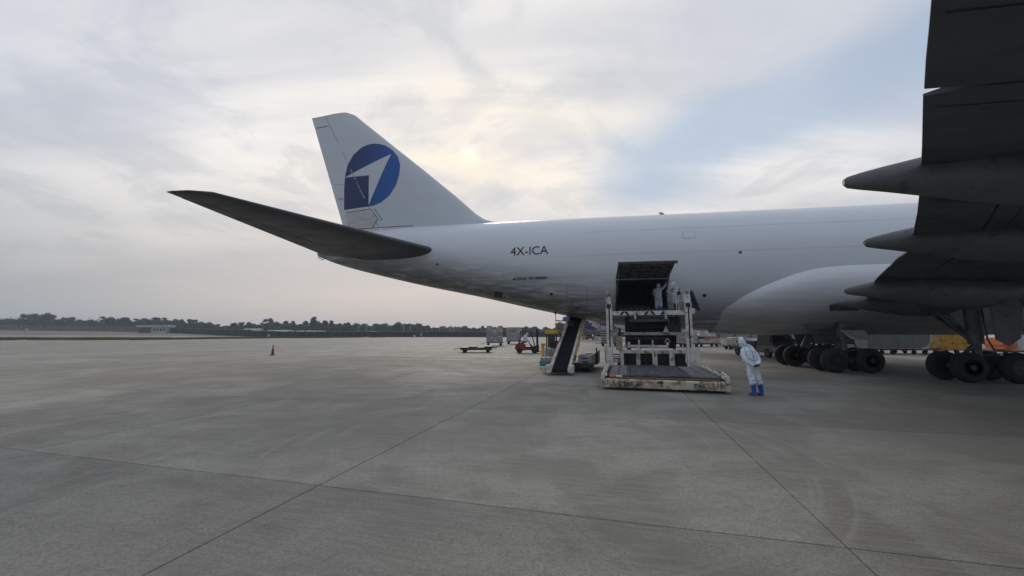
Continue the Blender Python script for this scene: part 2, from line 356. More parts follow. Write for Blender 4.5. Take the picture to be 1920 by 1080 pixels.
# ------------------------------------------------------------------ mesh helpers
class MB:
    def __init__(s): s.bm = bmesh.new(); s.mi = 0
    def face(s, pts):
        f = s.bm.faces.new([s.bm.verts.new(p) for p in pts]); f.material_index = s.mi; return f
    def box(s, c, size, rz=0.0, rot=None):
        M = Matrix.Translation(c) @ (rot.to_4x4() if rot is not None else Matrix.Rotation(rz, 4, 'Z'))
        x, y, z = (v / 2 for v in size)
        vs = [s.bm.verts.new(M @ Vector((a * x, b * y, d * z))) for a in (-1, 1) for b in (-1, 1) for d in (-1, 1)]
        for q in ((0, 1, 3, 2), (4, 6, 7, 5), (0, 4, 5, 1), (2, 3, 7, 6), (0, 2, 6, 4), (1, 5, 7, 3)):
            f = s.bm.faces.new([vs[i] for i in q]); f.material_index = s.mi
        return s
    def b2(s, lo, hi):
        return s.box([(a + b) / 2 for a, b in zip(lo, hi)], [abs(b - a) for a, b in zip(lo, hi)])
    def beam(s, p0, p1, w, h, up=(0, 0, 1)):
        p0, p1 = Vector(p0), Vector(p1); d = p1 - p0
        t = d.normalized(); u = Vector(up)
        if abs(t.dot(u)) > 0.99: u = Vector((0, 1, 0))
        side = t.cross(u).normalized(); up2 = side.cross(t)
        M = Matrix((side, t, up2)).transposed()
        return s.box((p0 + p1) / 2, (w, d.length, h), rot=M)
    def loft(s, rings, cap=True, closed=True):
        vr = [[s.bm.verts.new(p) for p in r] for r in rings]
        n = len(vr[0])
        for a, b in zip(vr, vr[1:]):
            for i in range(n if closed else n - 1):
                j = (i + 1) % n
                f = s.bm.faces.new((a[i], a[j], b[j], b[i])); f.material_index = s.mi
        if cap:
            for r in (vr[0][::-1], vr[-1]):
                try:
                    f = s.bm.faces.new(r); f.material_index = s.mi
                except ValueError: pass
        return s
    def cyl(s, p0, p1, r0, r1=None, n=12, cap=True):
        r1 = r0 if r1 is None else r1
        p0, p1 = Vector(p0), Vector(p1); t = (p1 - p0).normalized()
        u = Vector((0, 0, 1)) if abs(t.z) < 0.9 else Vector((1, 0, 0))
        a = t.cross(u).normalized(); b = t.cross(a)
        ring = lambda c, r: [c + a * (r * math.cos(2 * math.pi * i / n)) + b * (r * math.sin(2 * math.pi * i / n)) for i in range(n)]
        return s.loft([ring(p0, r0), ring(p1, r1)], cap)
    def tube(s, pts, r, n=6):
        pts = [Vector(p) for p in pts]; rings = []
        for i, p in enumerate(pts):
            t = (pts[min(i + 1, len(pts) - 1)] - pts[max(i - 1, 0)]).normalized()
            u = Vector((0, 0, 1)) if abs(t.z) < 0.95 else Vector((1, 0, 0))
            a = t.cross(u).normalized(); b = t.cross(a)
            rr = r[i] if isinstance(r, (list, tuple)) else r
            rings.append([p + a * (rr * math.cos(2 * math.pi * k / n)) + b * (rr * math.sin(2 * math.pi * k / n)) for k in range(n)])
        return s.loft(rings)
    def lathe(s, c, axis, prof, n=24):
        """prof: list of (distance along axis, radius)"""
        c = Vector(c); t = Vector(axis).normalized()
        u = Vector((0, 0, 1)) if abs(t.z) < 0.9 else Vector((1, 0, 0))
        a = t.cross(u).normalized(); b = t.cross(a)
        rings = [[c + t * h + a * (max(r, 1e-4) * math.cos(2 * math.pi * i / n)) + b * (max(r, 1e-4) * math.sin(2 * math.pi * i / n)) for i in range(n)] for h, r in prof]
        return s.loft(rings)
    def prism(s, poly, y0, y1, f=None):
        """poly of (x, z), pushed along y; f maps the point"""
        f = f or (lambda x, y, z: (x, y, z))
        return s.loft([[f(x, y0, z) for x, z in poly], [f(x, y1, z) for x, z in poly]])
    def blob(s, c, r, seg=8, ring=6, jit=0.0):
        rings = []
        for i in range(ring + 1):
            th = math.pi * i / ring
            rr = max(math.sin(th), 0.02)
            rings.append([Vector(c) + Vector((r[0] * rr * math.cos(2 * math.pi * k / seg), r[1] * rr * math.sin(2 * math.pi * k / seg), -r[2] * math.cos(th))) * (1 + random.uniform(-jit, jit)) for k in range(seg)])
        return s.loft(rings)
    def build(s, name, m, parent=None, smooth=None, bevel=0.0, link=True):
        if bevel:
            bmesh.ops.bevel(s.bm, geom=[e for e in s.bm.edges], offset=bevel, segments=1, affect='EDGES', profile=0.5, clamp_overlap=True)
        bmesh.ops.recalc_face_normals(s.bm, faces=s.bm.faces)
        me = bpy.data.meshes.new(name); s.bm.to_mesh(me); s.bm.free()
        for x in (m if isinstance(m, (list, tuple)) else [m]): me.materials.append(x)
        if smooth is not None:
            me.shade_smooth(); me.set_sharp_from_angle(angle=R(smooth))
        o = bpy.data.objects.new(name, me)
        if link: COL.objects.link(o)
        if parent is not None: o.parent = parent
        return o

def thing(name, label, cat, loc=(0, 0, 0), rz=0.0, group=None):
    o = bpy.data.objects.new(name, None); COL.objects.link(o)
    o.empty_display_size = 0.2
    o.location = loc; o.rotation_euler = (0, 0, rz)
    return tag(o, label, cat, group)
def tag(o, label=None, cat=None, group=None, kind=None):
    if label: o['label'] = label
    if cat: o['category'] = cat
    if group: o['group'] = group
    if kind: o['kind'] = kind
    return o
KIDS = {}
def kids(o):
    return [c for c in bpy.data.objects if c.parent == o]
def dup(root, loc, rz, label=None, group=None, scale=None):
    r = root.copy(); COL.objects.link(r); r.location = loc; r.rotation_euler = (0, 0, rz)
    if scale is not None: r.scale = scale if isinstance(scale, tuple) else (scale,) * 3
    if label: r['label'] = label
    if group: r['group'] = group
    for ch in kids(root):
        c = ch.copy(); COL.objects.link(c); c.parent = r
        for g in kids(ch):
            d = g.copy(); COL.objects.link(d); d.parent = c
    return r

def text_mesh(txt, size, shear=0.0, bold=0.0):
    cu = bpy.data.curves.new('lettering', 'FONT'); cu.body = txt; cu.size = size; cu.shear = shear; cu.offset = bold
    cu.resolution_u = 4
    o = bpy.data.objects.new('lettering_tmp', cu); COL.objects.link(o)
    bpy.context.view_layer.update()
    me = bpy.data.meshes.new_from_object(o.evaluated_get(bpy.context.evaluated_depsgraph_get()))
    bpy.data.objects.remove(o); bpy.data.curves.remove(cu)
    return me
def text_part(name, txt, width, height, fn, m, parent, shear=0.0, bold=0.0):
    """flat print: fits the text in width x height, fn maps (u, v) to a point on the surface"""
    me = text_mesh(txt, 1.0, shear, bold)
    xs = [v.co.x for v in me.vertices]; ys = [v.co.y for v in me.vertices]
    x0, x1, y0, y1 = min(xs), max(xs), min(ys), max(ys)
    for v in me.vertices:
        v.co = Vector(fn((v.co.x - x0) / (x1 - x0) * width, (v.co.y - y0) / (y1 - y0) * height))
    me.materials.clear(); me.materials.append(m)
    o = bpy.data.objects.new(name, me); COL.objects.link(o); o.parent = parent
    return o
def patch(poly, fn, step):
    """triangulated patch of a 2D polygon cut on a grid and mapped to a curved surface"""
    bm = bmesh.new()
    bm.faces.new([bm.verts.new((x, y, 0)) for x, y in poly])
    for k in (0, 1):
        lo = min(p[k] for p in poly); hi = max(p[k] for p in poly)
        c = lo + step
        while c < hi:
            co = [0, 0, 0]; co[k] = c; no = [0, 0, 0]; no[k] = 1
            bmesh.ops.bisect_plane(bm, geom=bm.verts[:] + bm.edges[:] + bm.faces[:], plane_co=co, plane_no=no)
            c += step
    bmesh.ops.triangulate(bm, faces=bm.faces)
    for v in bm.verts: v.co = Vector(fn(v.co.x, v.co.y))
    return bm
def bm_obj(bm, name, m, parent=None, smooth=None):
    me = bpy.data.meshes.new(name); bm.to_mesh(me); bm.free(); me.materials.append(m)
    if smooth is not None:
        me.shade_smooth(); me.set_sharp_from_angle(angle=R(smooth))
    o = bpy.data.objects.new(name, me); COL.objects.link(o); o.parent = parent
    return o
def lerp_tab(tab, x):
    if x <= tab[0][0]: return tab[0][1]
    for (a, va), (b, vb) in zip(tab, tab[1:]):
        if x <= b:
            t = (x - a) / (b - a); return va + (vb - va) * t
    return tab[-1][1]
def smooth_tab(tab, x):
    """Catmull-Rom through the table"""
    if x <= tab[0][0]: return tab[0][1]
    if x >= tab[-1][0]: return tab[-1][1]
    for i in range(len(tab) - 1):
        if x <= tab[i + 1][0]:
            x0, y0 = tab[i]; x1, y1 = tab[i + 1]; h = x1 - x0; t = (x - x0) / h
            def slope(k):
                if k <= 0: return (tab[1][1] - tab[0][1]) / (tab[1][0] - tab[0][0])
                if k >= len(tab) - 1: return (tab[-1][1] - tab[-2][1]) / (tab[-1][0] - tab[-2][0])
                a = (tab[k][1] - tab[k - 1][1]) / (tab[k][0] - tab[k - 1][0]); b = (tab[k + 1][1] - tab[k][1]) / (tab[k + 1][0] - tab[k][0])
                return 0 if a * b <= 0 else 2 * a * b / (a + b)
            m0, m1 = slope(i), slope(i + 1)
            return (2 * t**3 - 3 * t**2 + 1) * y0 + (t**3 - 2 * t**2 + t) * h * m0 + (-2 * t**3 + 3 * t**2) * y1 + (t**3 - t**2) * h * m1

# ------------------------------------------------------------------ ground
EDGE = [(-420, 96), (-121, 94), (-90, 95), (-80, 115), (-66, 125), (-50, 140), (-11, 139), (60, 141), (420, 150)]
SLI, SLJ = (-6, 9), (-2, 4)
def uv2xy(u, v):
    c, s = math.cos(SLAB_ANG), math.sin(SLAB_ANG)
    return (c * u - s * v, s * u + c * v)
u_lo, u_hi = U0 + SU * SLI[0], U0 + SU * SLI[1]
v_lo, v_hi = V0 + SV * SLJ[0], V0 + SV * SLJ[1]
def build_apron():
    outer = [(-420, -200)] + EDGE + [(420, -200)]
    outer = [Vector((x, y, 0)) for x, y in outer]
    hole = [Vector((*uv2xy(u, v), 0)) for u, v in ((u_lo, v_lo), (u_hi, v_lo), (u_hi, v_hi), (u_lo, v_hi))]
    bm = bmesh.new()
    vs = [bm.verts.new(p) for p in outer + hole]
    for tri in tessellate_polygon([outer, hole]):
        try:
            f = bm.faces.new([vs[i] for i in tri])
            if f.calc_area() > 1e-6 and f.normal.z == 0: f.normal_update()
        except ValueError: pass
    for f in bm.faces:
        f.normal_update()
        if f.normal.z < 0: f.normal_flip()
    low = [bm.verts.new((p.x, p.y, -0.035)) for p in hole]
    f = bm.faces.new(low); f.normal_update(); f.material_index = 1
    if f.normal.z < 0: f.normal_flip()
    n = len(outer)
    for i in range(4):
        f = bm.faces.new((vs[n + i], vs[n + (i + 1) % 4], low[(i + 1) % 4], low[i])); f.material_index = 1
    me = bpy.data.meshes.new('apron'); bm.to_mesh(me); bm.free()
    me.materials.append(M_APRON); me.materials.append(mat('joint_sealant', (0.018, 0.018, 0.018), 0.8))
    o = bpy.data.objects.new('apron', me); COL.objects.link(o)
    tag(o, 'wide grey concrete apron of square slabs under the parked airplane', kind='structure')
    # the slabs near the camera are pieces of their own
    g = 0.007
    mb = MB(); t = 0.006
    a, b = SU / 2 - g, SV / 2 - g
    mb.loft([[(-a, -b, -0.034), (a, -b, -0.034), (a, b, -0.034), (-a, b, -0.034)], [(-a, -b, -t), (a, -b, -t), (a, b, -t), (-a, b, -t)], [(-a + t, -b + t, 0), (a - t, -b + t, 0), (a - t, b - t, 0), (-a + t, b - t, 0)]])
    proto = mb.build('concrete_slab', M_SLAB, o)
    first = True
    for i in range(*SLI):
        for j in range(*SLJ):
            s = proto if first else proto.copy()
            if not first: COL.objects.link(s)
            first = False; s.parent = o
            x, y = uv2xy(U0 + SU * (i + 0.5), V0 + SV * (j + 0.5))
            s.location = (x, y, 0); s.rotation_euler = (0, 0, SLAB_ANG)
    return o
apron = build_apron()

def edge_y(x): return lerp_tab(EDGE, x)
def sstep(a, b, x):
    t = max(0, min(1, (x - a) / (b - a))); return t * t * (3 - 2 * t)
BANK = [(-420, 3.4), (-300, 3.0), (-212, 1.75), (-150, 1.0), (-100, 0.35), (-60, 0.0)]
def ter(x, y):
    d = y - edge_y(x)
    return -0.02 + 0.05 * sstep(0, 3, d) + lerp_tab(BANK, x) * sstep(12, 110, d)
def build_terrain():
    xs = [-620, -420] + [-400 + 8 * i for i in range(52)] + [30, 60, 120, 250, 420, 620]
    ds = [-1.0, 0.4, 2, 4, 7, 10, 14, 19, 25, 33, 45, 60, 80, 110, 140, 200, 320, 500]
    def strip(name, d0, d1, m, label, nz, dz=0.0):
        bm = bmesh.new(); dd = [d for d in ds if d0 <= d <= d1]
        rows = [[bm.verts.new((x, edge_y(x) + d, ter(x, edge_y(x) + d) + dz + (nz * noise.noise(Vector((x * 0.13, (edge_y(x) + d) * 0.2, 0))) if d > 2 else 0))) for x in xs] for d in dd]
        for a, b in zip(rows, rows[1:]):
            for i in range(len(xs) - 1): bm.faces.new((a[i], a[i + 1], b[i + 1], b[i]))
        o = bm_obj(bm, name, m, smooth=60); tag(o, label, kind='structure'); return o
    strip('grass_verge', -1.0, 60, M_DRY, 'dry pale grass verge along the far edge of the apron', 0.10)
    strip('earth_bank', 60, 500, M_EARTH, 'brown earth bank rising to the boundary wall', 0.25)
    # ground under everything, out to the far side
    mb = MB(); mb.face([(-900, -500, -0.5), (900, -500, -0.5), (900, 900, -0.5), (-900, 900, -0.5)])
    o = mb.build('ground', M_EARTH); tag(o, 'flat open ground under and around the airport', kind='structure')
    # unmown grass along the apron edge: nobody could count it
    bm = bmesh.new()
    rnd = random.Random(3)
    for k in range(48000):
        x = -175 + 130 * rnd.random() ** 0.9
        wide = lerp_tab([(-175, 22), (-120, 20), (-80, 14), (-60, 8), (-45, 2)], x)
        d = 0.3 + wide * rnd.random() ** 1.3
        if noise.noise(Vector((x * 0.09, d * 0.12, 4.0))) < -0.22: continue
        y = edge_y(x) + d; h = (0.22 + 0.35 * rnd.random()) * (1 if d > 1 else 0.7)
        a = rnd.random() * 3.14; w = 0.10 + 0.10 * rnd.random()
        z = ter(x, y)
        dx, dy = math.cos(a) * w, math.sin(a) * w
        bm.faces.new([bm.verts.new(p) for p in ((x - dx, y - dy, z), (x + dx, y + dy, z), (x + rnd.uniform(-.15, .15), y + rnd.uniform(-.1, .1), z + h))])
    o = bm_obj(bm, 'grass', M_GRASS); tag(o, 'unmown green grass growing along the apron edge', 'grass', kind='stuff')
build_terrain()

def painted_line(pts, w, m=M_MARK):
    mb = MB()
    for (x0, y0), (x1, y1) in zip(pts, pts[1:]):
        d = Vector((x1 - x0, y1 - y0, 0)).normalized(); n = Vector((-d.y, d.x, 0)) * w / 2
        mb.face([(x0 - n.x, y0 - n.y, 0.004), (x1 - n.x, y1 - n.y, 0.004), (x1 + n.x, y1 + n.y, 0.004), (x0 + n.x, y0 + n.y, 0.004)])
    o = mb.build('apron_marking', m); tag(o, 'worn pale painted line crossing the far apron', kind='structure')
painted_line([(-60, 10), (-38.6, 30.3), (-32, 44.4)], 0.55)
painted_line([(-27.5, 50.5), (-18.9, 59.1), (-2, 70.0)], 0.45)
painted_line([(-120, 74), (-60, 84), (10, 88), (60, 90)], 0.8)
painted_line([(-13, 22.6), (-4, 21.0), (8, 25.5)], 0.15)

# ------------------------------------------------------------------ boundary wall, fence, far buildings
def build_wall():
    w = thing('boundary_wall', 'long pale panel wall with closely spaced posts on the earth bank', 'wall', (-212, 230, 0))
    x0, x1 = -440.0, -212.0
    mb = MB(); n = 40
    for i in range(n):
        a = x0 + (x1 - x0) * i / n; b = x0 + (x1 - x0) * (i + 1) / n
        za, zb = ter(a, 230), ter(b, 230)
        h = 3.1
        mb.loft([[(a + 212, -0.1, za - .3), (a + 212, 0.1, za - .3), (a + 212, 0.1, za + h), (a + 212, -0.1, za + h)], [(b + 212, -0.1, zb - .3), (b + 212, 0.1, zb - .3), (b + 212, 0.1, zb + h), (b + 212, -0.1, zb + h)]], cap=(i in (0, n - 1)))
    mb.build('wall_panel', M_WALLP, w)
    mb = MB(); x = x0
    while x < x1:
        z = ter(x, 230); mb.box((x + 212, -0.16, z + 1.6), (0.3, 0.25, 3.5)); x += 2.25
    tag(mb.build('wall_post', M_POSTD, w), kind='stuff')
    mb = MB()
    for i in range(n):
        a = x0 + (x1 - x0) * i / n; b = x0 + (x1 - x0) * (i + 1) / n
        mb.beam((a + 212, -0.02, ter(a, 230) + 3.16), (b + 212, -0.02, ter(b, 230) + 3.16), 0.34, 0.14)
    mb.build('coping', M_POSTD, w)
build_wall()
FENCE = [(-212, 226), (-150, 189), (-100, 153), (-50, 149), (20, 151), (120, 155), (300, 160)]
def build_fence():
    f = thing('perimeter_fence', 'long dark mesh fence with a pale top rail beyond the apron', 'fence', (-50, 149, 0))
    mb, mp, mr = MB(), MB(), MB()
    for (xa, ya), (xb, yb) in zip(FENCE, FENCE[1:]):
        L = math.hypot(xb - xa, yb - ya); n = max(1, int(L / 3.0)); ang = math.atan2(yb - ya, xb - xa)
        za, zb = ter(xa, ya), ter(xb, yb)
        for i in range(n):
            p = [xa + (xb - xa) * i / n, ya + (yb - ya) * i / n]; q = [xa + (xb - xa) * (i + 1) / n, ya + (yb - ya) * (i + 1) / n]
            zp, zq = ter(*p), ter(*q)
            h = 1.95 + (0.5 if xa < -100 else 0)
            mb.loft([[(p[0] + 50, p[1] - 149 + k, zp - .2), (p[0] + 50, p[1] - 149 + k, zp + h)] for k in (-.03, .03)][0:1] + [[(q[0] + 50, q[1] - 149, zq - .2), (q[0] + 50, q[1] - 149, zq + h)]], cap=False, closed=False)
            mp.box((p[0] + 50, p[1] - 149 - .08, zp + h / 2), (0.12, 0.12, h + .5), rz=ang)
            mr.beam((p[0] + 50, p[1] - 149.1, zp + h + .05), (q[0] + 50, q[1] - 149.1, zq + h + .05), 0.10, 0.10)
    mb.build('mesh_panel', M_FENCE, f)
    tag(mp.build('fence_post', M_POSTD, f), kind='stuff')
    mr.build('top_rail', M_ROOFB, f)
build_fence()

def windows_on(parent, x0, x1, z0, z1, n, y, m):
    w = (x1 - x0) / n
    mb = MB(); mb.box((0, 0, 0), (w * 0.55, 0.12, z1 - z0)); p = mb.build('window', m, parent)
    for i in range(n):
        o = p if i == 0 else p.copy()
        if i: COL.objects.link(o)
        o.parent = parent; o.location = (x0 + w * (i + 0.5), y, (z0 + z1) / 2)
def far_building():
    b = thing('white_building', 'low white building with a pale flat roof slab by the boundary wall', 'building', (-181, 206, ter(-181, 206)))
    MB().b2((-1.2, -5, -0.3), (6.6, -1, 2.9)).build('wall', M_BLDGW, b)
    MB().b2((-8, -4.6, -0.3), (-1.3, -1, 2.4)).build('annexe', M_POSTD, b)
    MB().b2((-8.4, -5.6, 2.95), (7.4, -.6, 3.9)).build('roof', M_BLDGW, b)
    windows_on(b, -0.6, 6.2, 1.0, 2.2, 4, -5.05, M_GLASS)
far_building()
for k, (px, w, z, h, lab) in enumerate(((478, 8.0, 1.6, 1.9, 'small pale roofed shed behind the dark fence, left of the taller trees'), (528, 11, 1.2, 1.6, 'low shed with a pale blue roof behind the fence at centre left'), (580, 17, 1.1, 1.5, 'longest low shed with a pale blue roof behind the fence'), (700, 3, 1.2, 1.4, 'tiny pale hut beside the lamp poles behind the fence'))):
    Y = 200; X = (px - 960) / 742 * Y
    s = thing('shed', lab, 'shed', (X, Y, ter(X, Y)), 0, 'low sheds behind the perimeter fence')
    MB().b2((-w / 2, -2, -.5), (w / 2, 2, z + .2)).build('wall', M_FENCE, s)
    mb = MB(); mb.prism([(-2.5, z + .2), (2.5, z + .2), (0, z + .2 + h * .55)], -w / 2 - .3, w / 2 + .3, lambda x, y, zz: (y, x, zz)); mb.build('roof', M_ROOFB, s)
# lamp poles
mb = MB(); mb.cyl((0, 0, -0.3), (0, 0, 6.0), 0.13, 0.09, 8)
lp = thing('light_pole', 'slim pale lamp pole in front of the round topped wood', 'lamp pole', (0, 0, 0), 0, 'lamp poles along the perimeter fence')
mb.build('pole', M_POLE, lp)
mb = MB(); mb.box((0.35, 0, 6.0), (0.9, 0.28, 0.14)); mb.build('lamp_head', M_POLE, lp)
LP = ((674, 606), (688, 607), (758, 607), (770, 609), (825, 612), (845, 611), (852, 613))
for k, (px, top) in enumerate(LP):
    Y = 190; X = (px - 960) / 742 * Y
    h = 2 + (622 - top) * Y / 742
    o = lp if k == 0 else dup(lp, (0, 0, 0), 0)
    o.location = (X, Y, 0); o.scale = (1, 1, h / 6.0)
# small airfield furniture near the far edge of the apron
def marker(px, Y, w, h, lab, m, zz=None):
    X = (px - 960) / 742 * Y
    s = thing('marker_board', lab, 'marker', (X, Y, ter(X, Y) if zz is None else zz))
    MB().box((0, 0, h * 0.6), (w, 0.15, h * 0.8)).build('board', m, s, bevel=0.02)
    for sx in (-1, 1):
        mb = MB(); mb.cyl((sx * w * 0.35, 0, -0.05), (sx * w * 0.35, 0, h * 0.3), 0.05, n=6); mb.build('leg', M_POSTD, s)
marker(55, 190, 1.3, 1.5, 'white marker board on the earth bank below the pale wall', M_BLDGW)
marker(507, 141, 0.75, 0.95, 'small white marker board standing on the verge in front of the dark fence', M_BLDGW)
marker(778, 141, 0.80, 0.85, 'squat white cabinet board at the apron edge near the round wood', M_BLDGW, 0.0)
marker(791, 141, 0.32, 1.7, 'narrow white marker post at the apron edge near the round wood', M_BLDGW, 0.0)

# ------------------------------------------------------------------ trees
def tree_meshes(seed, kind):
    """a 10 m tree: trunk and limbs, and a crown of leaf faces gathered in clumps"""
    rnd = random.Random(seed)
    mb = MB()
    th = {'round': 3.4, 'tall': 3.0, 'thin': 4.0, 'wide': 2.6}[kind]
    mb.tube([(0, 0, -.4), (rnd.uniform(-.15, .15), rnd.uniform(-.15, .15), th * .5), (rnd.uniform(-.3, .3), rnd.uniform(-.3, .3), th), (rnd.uniform(-.4, .4), rnd.uniform(-.4, .4), 7.0)], [0.30, 0.24, 0.19, 0.06], 7)
    shape = {'round': (4.2, 3.8, 5.2, 4.2), 'tall': (2.9, 2.7, 5.3, 4.5), 'thin': (4.0, 3.6, 5.9, 3.7), 'wide': (5.8, 4.8, 4.9, 3.8)}[kind]
    n = {'round': 52, 'tall': 44, 'thin': 26, 'wide': 66}[kind]
    cl = []
    for k in range(n):
        while True:
            p = Vector((rnd.uniform(-1, 1), rnd.uniform(-1, 1), rnd.uniform(-1, 1)))
            if p.length < 1 and (p.length > 0.35 or k % 4 == 0): break
        taper = 1.0 if kind != 'tall' else (1.0 - 0.45 * max(0, p.z))
        c = Vector((p.x * shape[0] * taper, p.y * shape[1] * taper, shape[2] + p.z * shape[3]))
        cl.append((c, rnd.uniform(0.95, 1.75) * (0.85 if kind == 'thin' else 1.0)))
    for c, r in cl[:: 3]:
        z0 = max(1.6, min(c.z - 1.2, th + 1.5))
        mb.tube([(0, 0, z0), (c.x * .5, c.y * .5, (z0 + c.z) / 2 + .2), tuple(c)], [0.10, 0.07, 0.025], 5)
    bm = bmesh.new()
    for c, r in cl:
        m = int(46 * r * r)
        for i in range(m):
            d = Vector((rnd.gauss(0, 1), rnd.gauss(0, 1), rnd.gauss(0, 1))).normalized() * r * rnd.random() ** 0.45
            q = c + Vector((d.x, d.y, d.z * .75)); s = rnd.uniform(.20, .42)
            a = Vector((rnd.gauss(0, 1), rnd.gauss(0, 1), rnd.gauss(0, 1))).normalized(); b = a.cross(Vector((rnd.gauss(0, 1), rnd.gauss(0, 1), rnd.gauss(0, 1)))).normalized()
            bm.faces.new([bm.verts.new(q + a * s), bm.verts.new(q + b * s * .8), bm.verts.new(q - a * s), bm.verts.new(q - b * s * .8)])
    return mb, bm
TREES = {}
def tree_proto(kind, v):
    key = (kind, v)
    if key not in TREES:
        mb, bm = tree_meshes(hash(kind) % 1 + 17 * v + len(kind) * 5, kind)
        t = mb.build('trunk', M_BARK, link=False).data
        c = bpy.data.meshes.new('crown'); bm.to_mesh(c); bm.free(); c.materials.append(M_LEAF[v % 3])
        TREES[key] = (t, c)
    return TREES[key]
def tree(x, y, h, kind, v, label, group, wid=1.0):
    t, c = tree_proto(kind, v)
    r = thing('tree', label, 'tree', (x, y, ter(x, y) - 0.1), random.uniform(0, 6.28), group)
    s = h / 10.9; r.scale = (s * wid, s * wid, s)
    for nm, me in (('trunk', t), ('crown', c)):
        o = bpy.data.objects.new(nm, me); COL.objects.link(o); o.parent = r
TG = 'trees beyond the boundary wall and fence'
SKY = [(-30, 596, 'round'), (0, 597, 'round'), (28, 594, 'wide'), (58, 586, 'round'), (88, 585, 'round'), (112, 597, 'round'), (131, 593, 'round'), (150, 598, 'round'), (171, 598, 'round'), (192, 593, 'thin'), (212, 593, 'round'),
       (235, 593, 'round'), (255, 597, 'thin'), (273, 595, 'round'), (293, 593, 'round'), (308, 595, 'thin'), (330, 597, 'round'), (343, 597, 'tall'), (362, 597, 'round'), (378, 602, 'round'), (394, 603, 'round'), (408, 607, 'round'), (424, 609, 'wide'),
       (441, 604, 'round'), (455, 603, 'round'), (470, 603, 'round'), (486, 606, 'wide'), (505, 595, 'round'), (521, 602, 'round'), (538, 600, 'tall'), (551, 602, 'tall'), (564, 607, 'round'), (575, 600, 'tall'), (590, 594, 'tall'), (599, 602, 'tall'),
       (610, 599, 'tall'), (623, 601, 'tall'), (637, 605, 'round'), (653, 603, 'round'), (668, 604, 'wide'), (688, 605, 'wide'), (706, 605, 'round'), (726, 604, 'wide'), (748, 602, 'round'), (768, 603, 'wide'), (786, 605, 'round'), (802, 609, 'round'), (822, 612, 'wide'),
       (845, 612, 'wide'), (868, 613, 'round'), (888, 613, 'wide'), (905, 611, 'tall'), (926, 612, 'wide'), (946, 613, 'round'), (966, 613, 'wide'), (985, 611, 'round'), (1002, 611, 'round'), (1022, 612, 'round'), (1051, 602, 'round'), (1075, 608, 'wide'), (1102, 611, 'wide'), (1130, 612, 'wide')]
def lab_for(px, kind):
    if px < 20: return 'bushy tree at the far left end of the tree line'
    if px < 100: return 'tree in the tall dense clump behind the far left wall'
    if px < 185: return 'loose tree behind the wall beside the tall clump'
    if px < 320: return 'feathery tree behind the pale wall and white building'
    if px < 400: return 'dark rounded tree right of the low white building'
    if px < 495: return 'grey green tree behind the sheds left of the ragged tree'
    if px < 515: return 'ragged tall tree standing above the sheds behind the fence'
    if px < 565: return 'small pointed tree between the ragged and the tallest trees'
    if px < 604: return 'tallest pointed dark tree behind the fence'
    if px < 630: return 'narrow upright tree right of the tallest pointed tree'
    if px < 810: return 'broad tree of the rounded wood behind the lamp poles'
    if px < 1040: return 'low hazy tree in the line behind the wrapped cargo'
    if px < 1060: return 'dome shaped tree rising behind the belt loader cab'
    return 'far tree seen under the tail beside the purple airliner'
ORD = ['first', 'second', 'third', 'fourth', 'fifth', 'sixth', 'seventh', 'eighth', 'ninth', 'tenth', 'eleventh', 'twelfth']
BASES = [lab_for(q[0], q[2]) for q in SKY]
SEEN = {}
for i, (px, top, kind) in enumerate(SKY):
    Y = 285 + 30 * ((i * 7) % 5) / 5
    if px > 1040: Y = 230
    x = (px - 960) / 742 * Y
    zt = 2 + (622 - top) * Y / 742
    h = zt - ter(x, Y) + 0.3
    wid = {'round': 1.0, 'tall': 0.85, 'thin': 1.15, 'wide': 1.2}[kind] * (1.15 if h > 8 else min(2.1, 9 / h))
    lb = BASES[i]
    if BASES.count(lb) > 1:
        SEEN[lb] = SEEN.get(lb, 0) + 1; lb = lb + ', ' + ORD[SEEN[lb] - 1] + ' from left'
    tree(x, Y, h, kind, i % 3, lb, TG, wid)
rnd = random.Random(11)
for i in range(84):
    px = -60 + 1140 * i / 83 + rnd.uniform(-6, 6)
    Y = 345 + rnd.uniform(0, 30); x = (px - 960) / 742 * Y
    top = lerp_tab([(-60, 600), (60, 596), (150, 601), (250, 600), (420, 612), (520, 606), (700, 607), (800, 610), (1100, 615)], px) + rnd.uniform(-2, 2.5)
    h = 2 + (622 - top) * Y / 742 - ter(x, Y)
    tree(x, Y, h, rnd.choice(('round', 'wide', 'thin')) if px < 500 else rnd.choice(('round', 'wide')), i % 3, 'distant hazy tree in the back row of the tree line', 'trees in the back row of the tree line', 1.6 if h > 7 else 2.2)
# scrub growing against the wall and fence
def scrub():
    bm = bmesh.new(); r = random.Random(5)
    def bush(x, y, h, w):
        z = ter(x, y)
        for i in range(46):
            q = Vector((x + r.gauss(0, w * .45), y + r.gauss(0, w * .3), z + h * r.random() ** .8)); s = r.uniform(.15, .4)
            a = Vector((r.gauss(0, 1), r.gauss(0, 1), r.gauss(0, 1))).normalized(); b = a.cross(Vector((r.gauss(0, 1), r.gauss(0, 1), r.gauss(0, 1)))).normalized()
            bm.faces.new([bm.verts.new(q + a * s), bm.verts.new(q + b * s * .8), bm.verts.new(q - a * s), bm.verts.new(q - b * s * .8)])
    x = -430
    while x < -205:
        bush(x, 236 + r.uniform(0, 8), r.uniform(4.0, 8.5), 4.5); x += r.uniform(1.0, 2.0)
    for (xa, ya), (xb, yb) in zip(FENCE, FENCE[1:]):
        n = int(math.hypot(xb - xa, yb - ya) / 2.2)
        for i in range(n):
            t = i / n; bush(xa + (xb - xa) * t, ya + (yb - ya) * t + r.uniform(1.5, 9), r.uniform(1.2, 2.6), 2.2)
    o = bm_obj(bm, 'scrub', M_LEAF[2]); tag(o, 'dark green scrub growing behind the wall and the mesh fence', 'scrub', kind='stuff')
scrub()

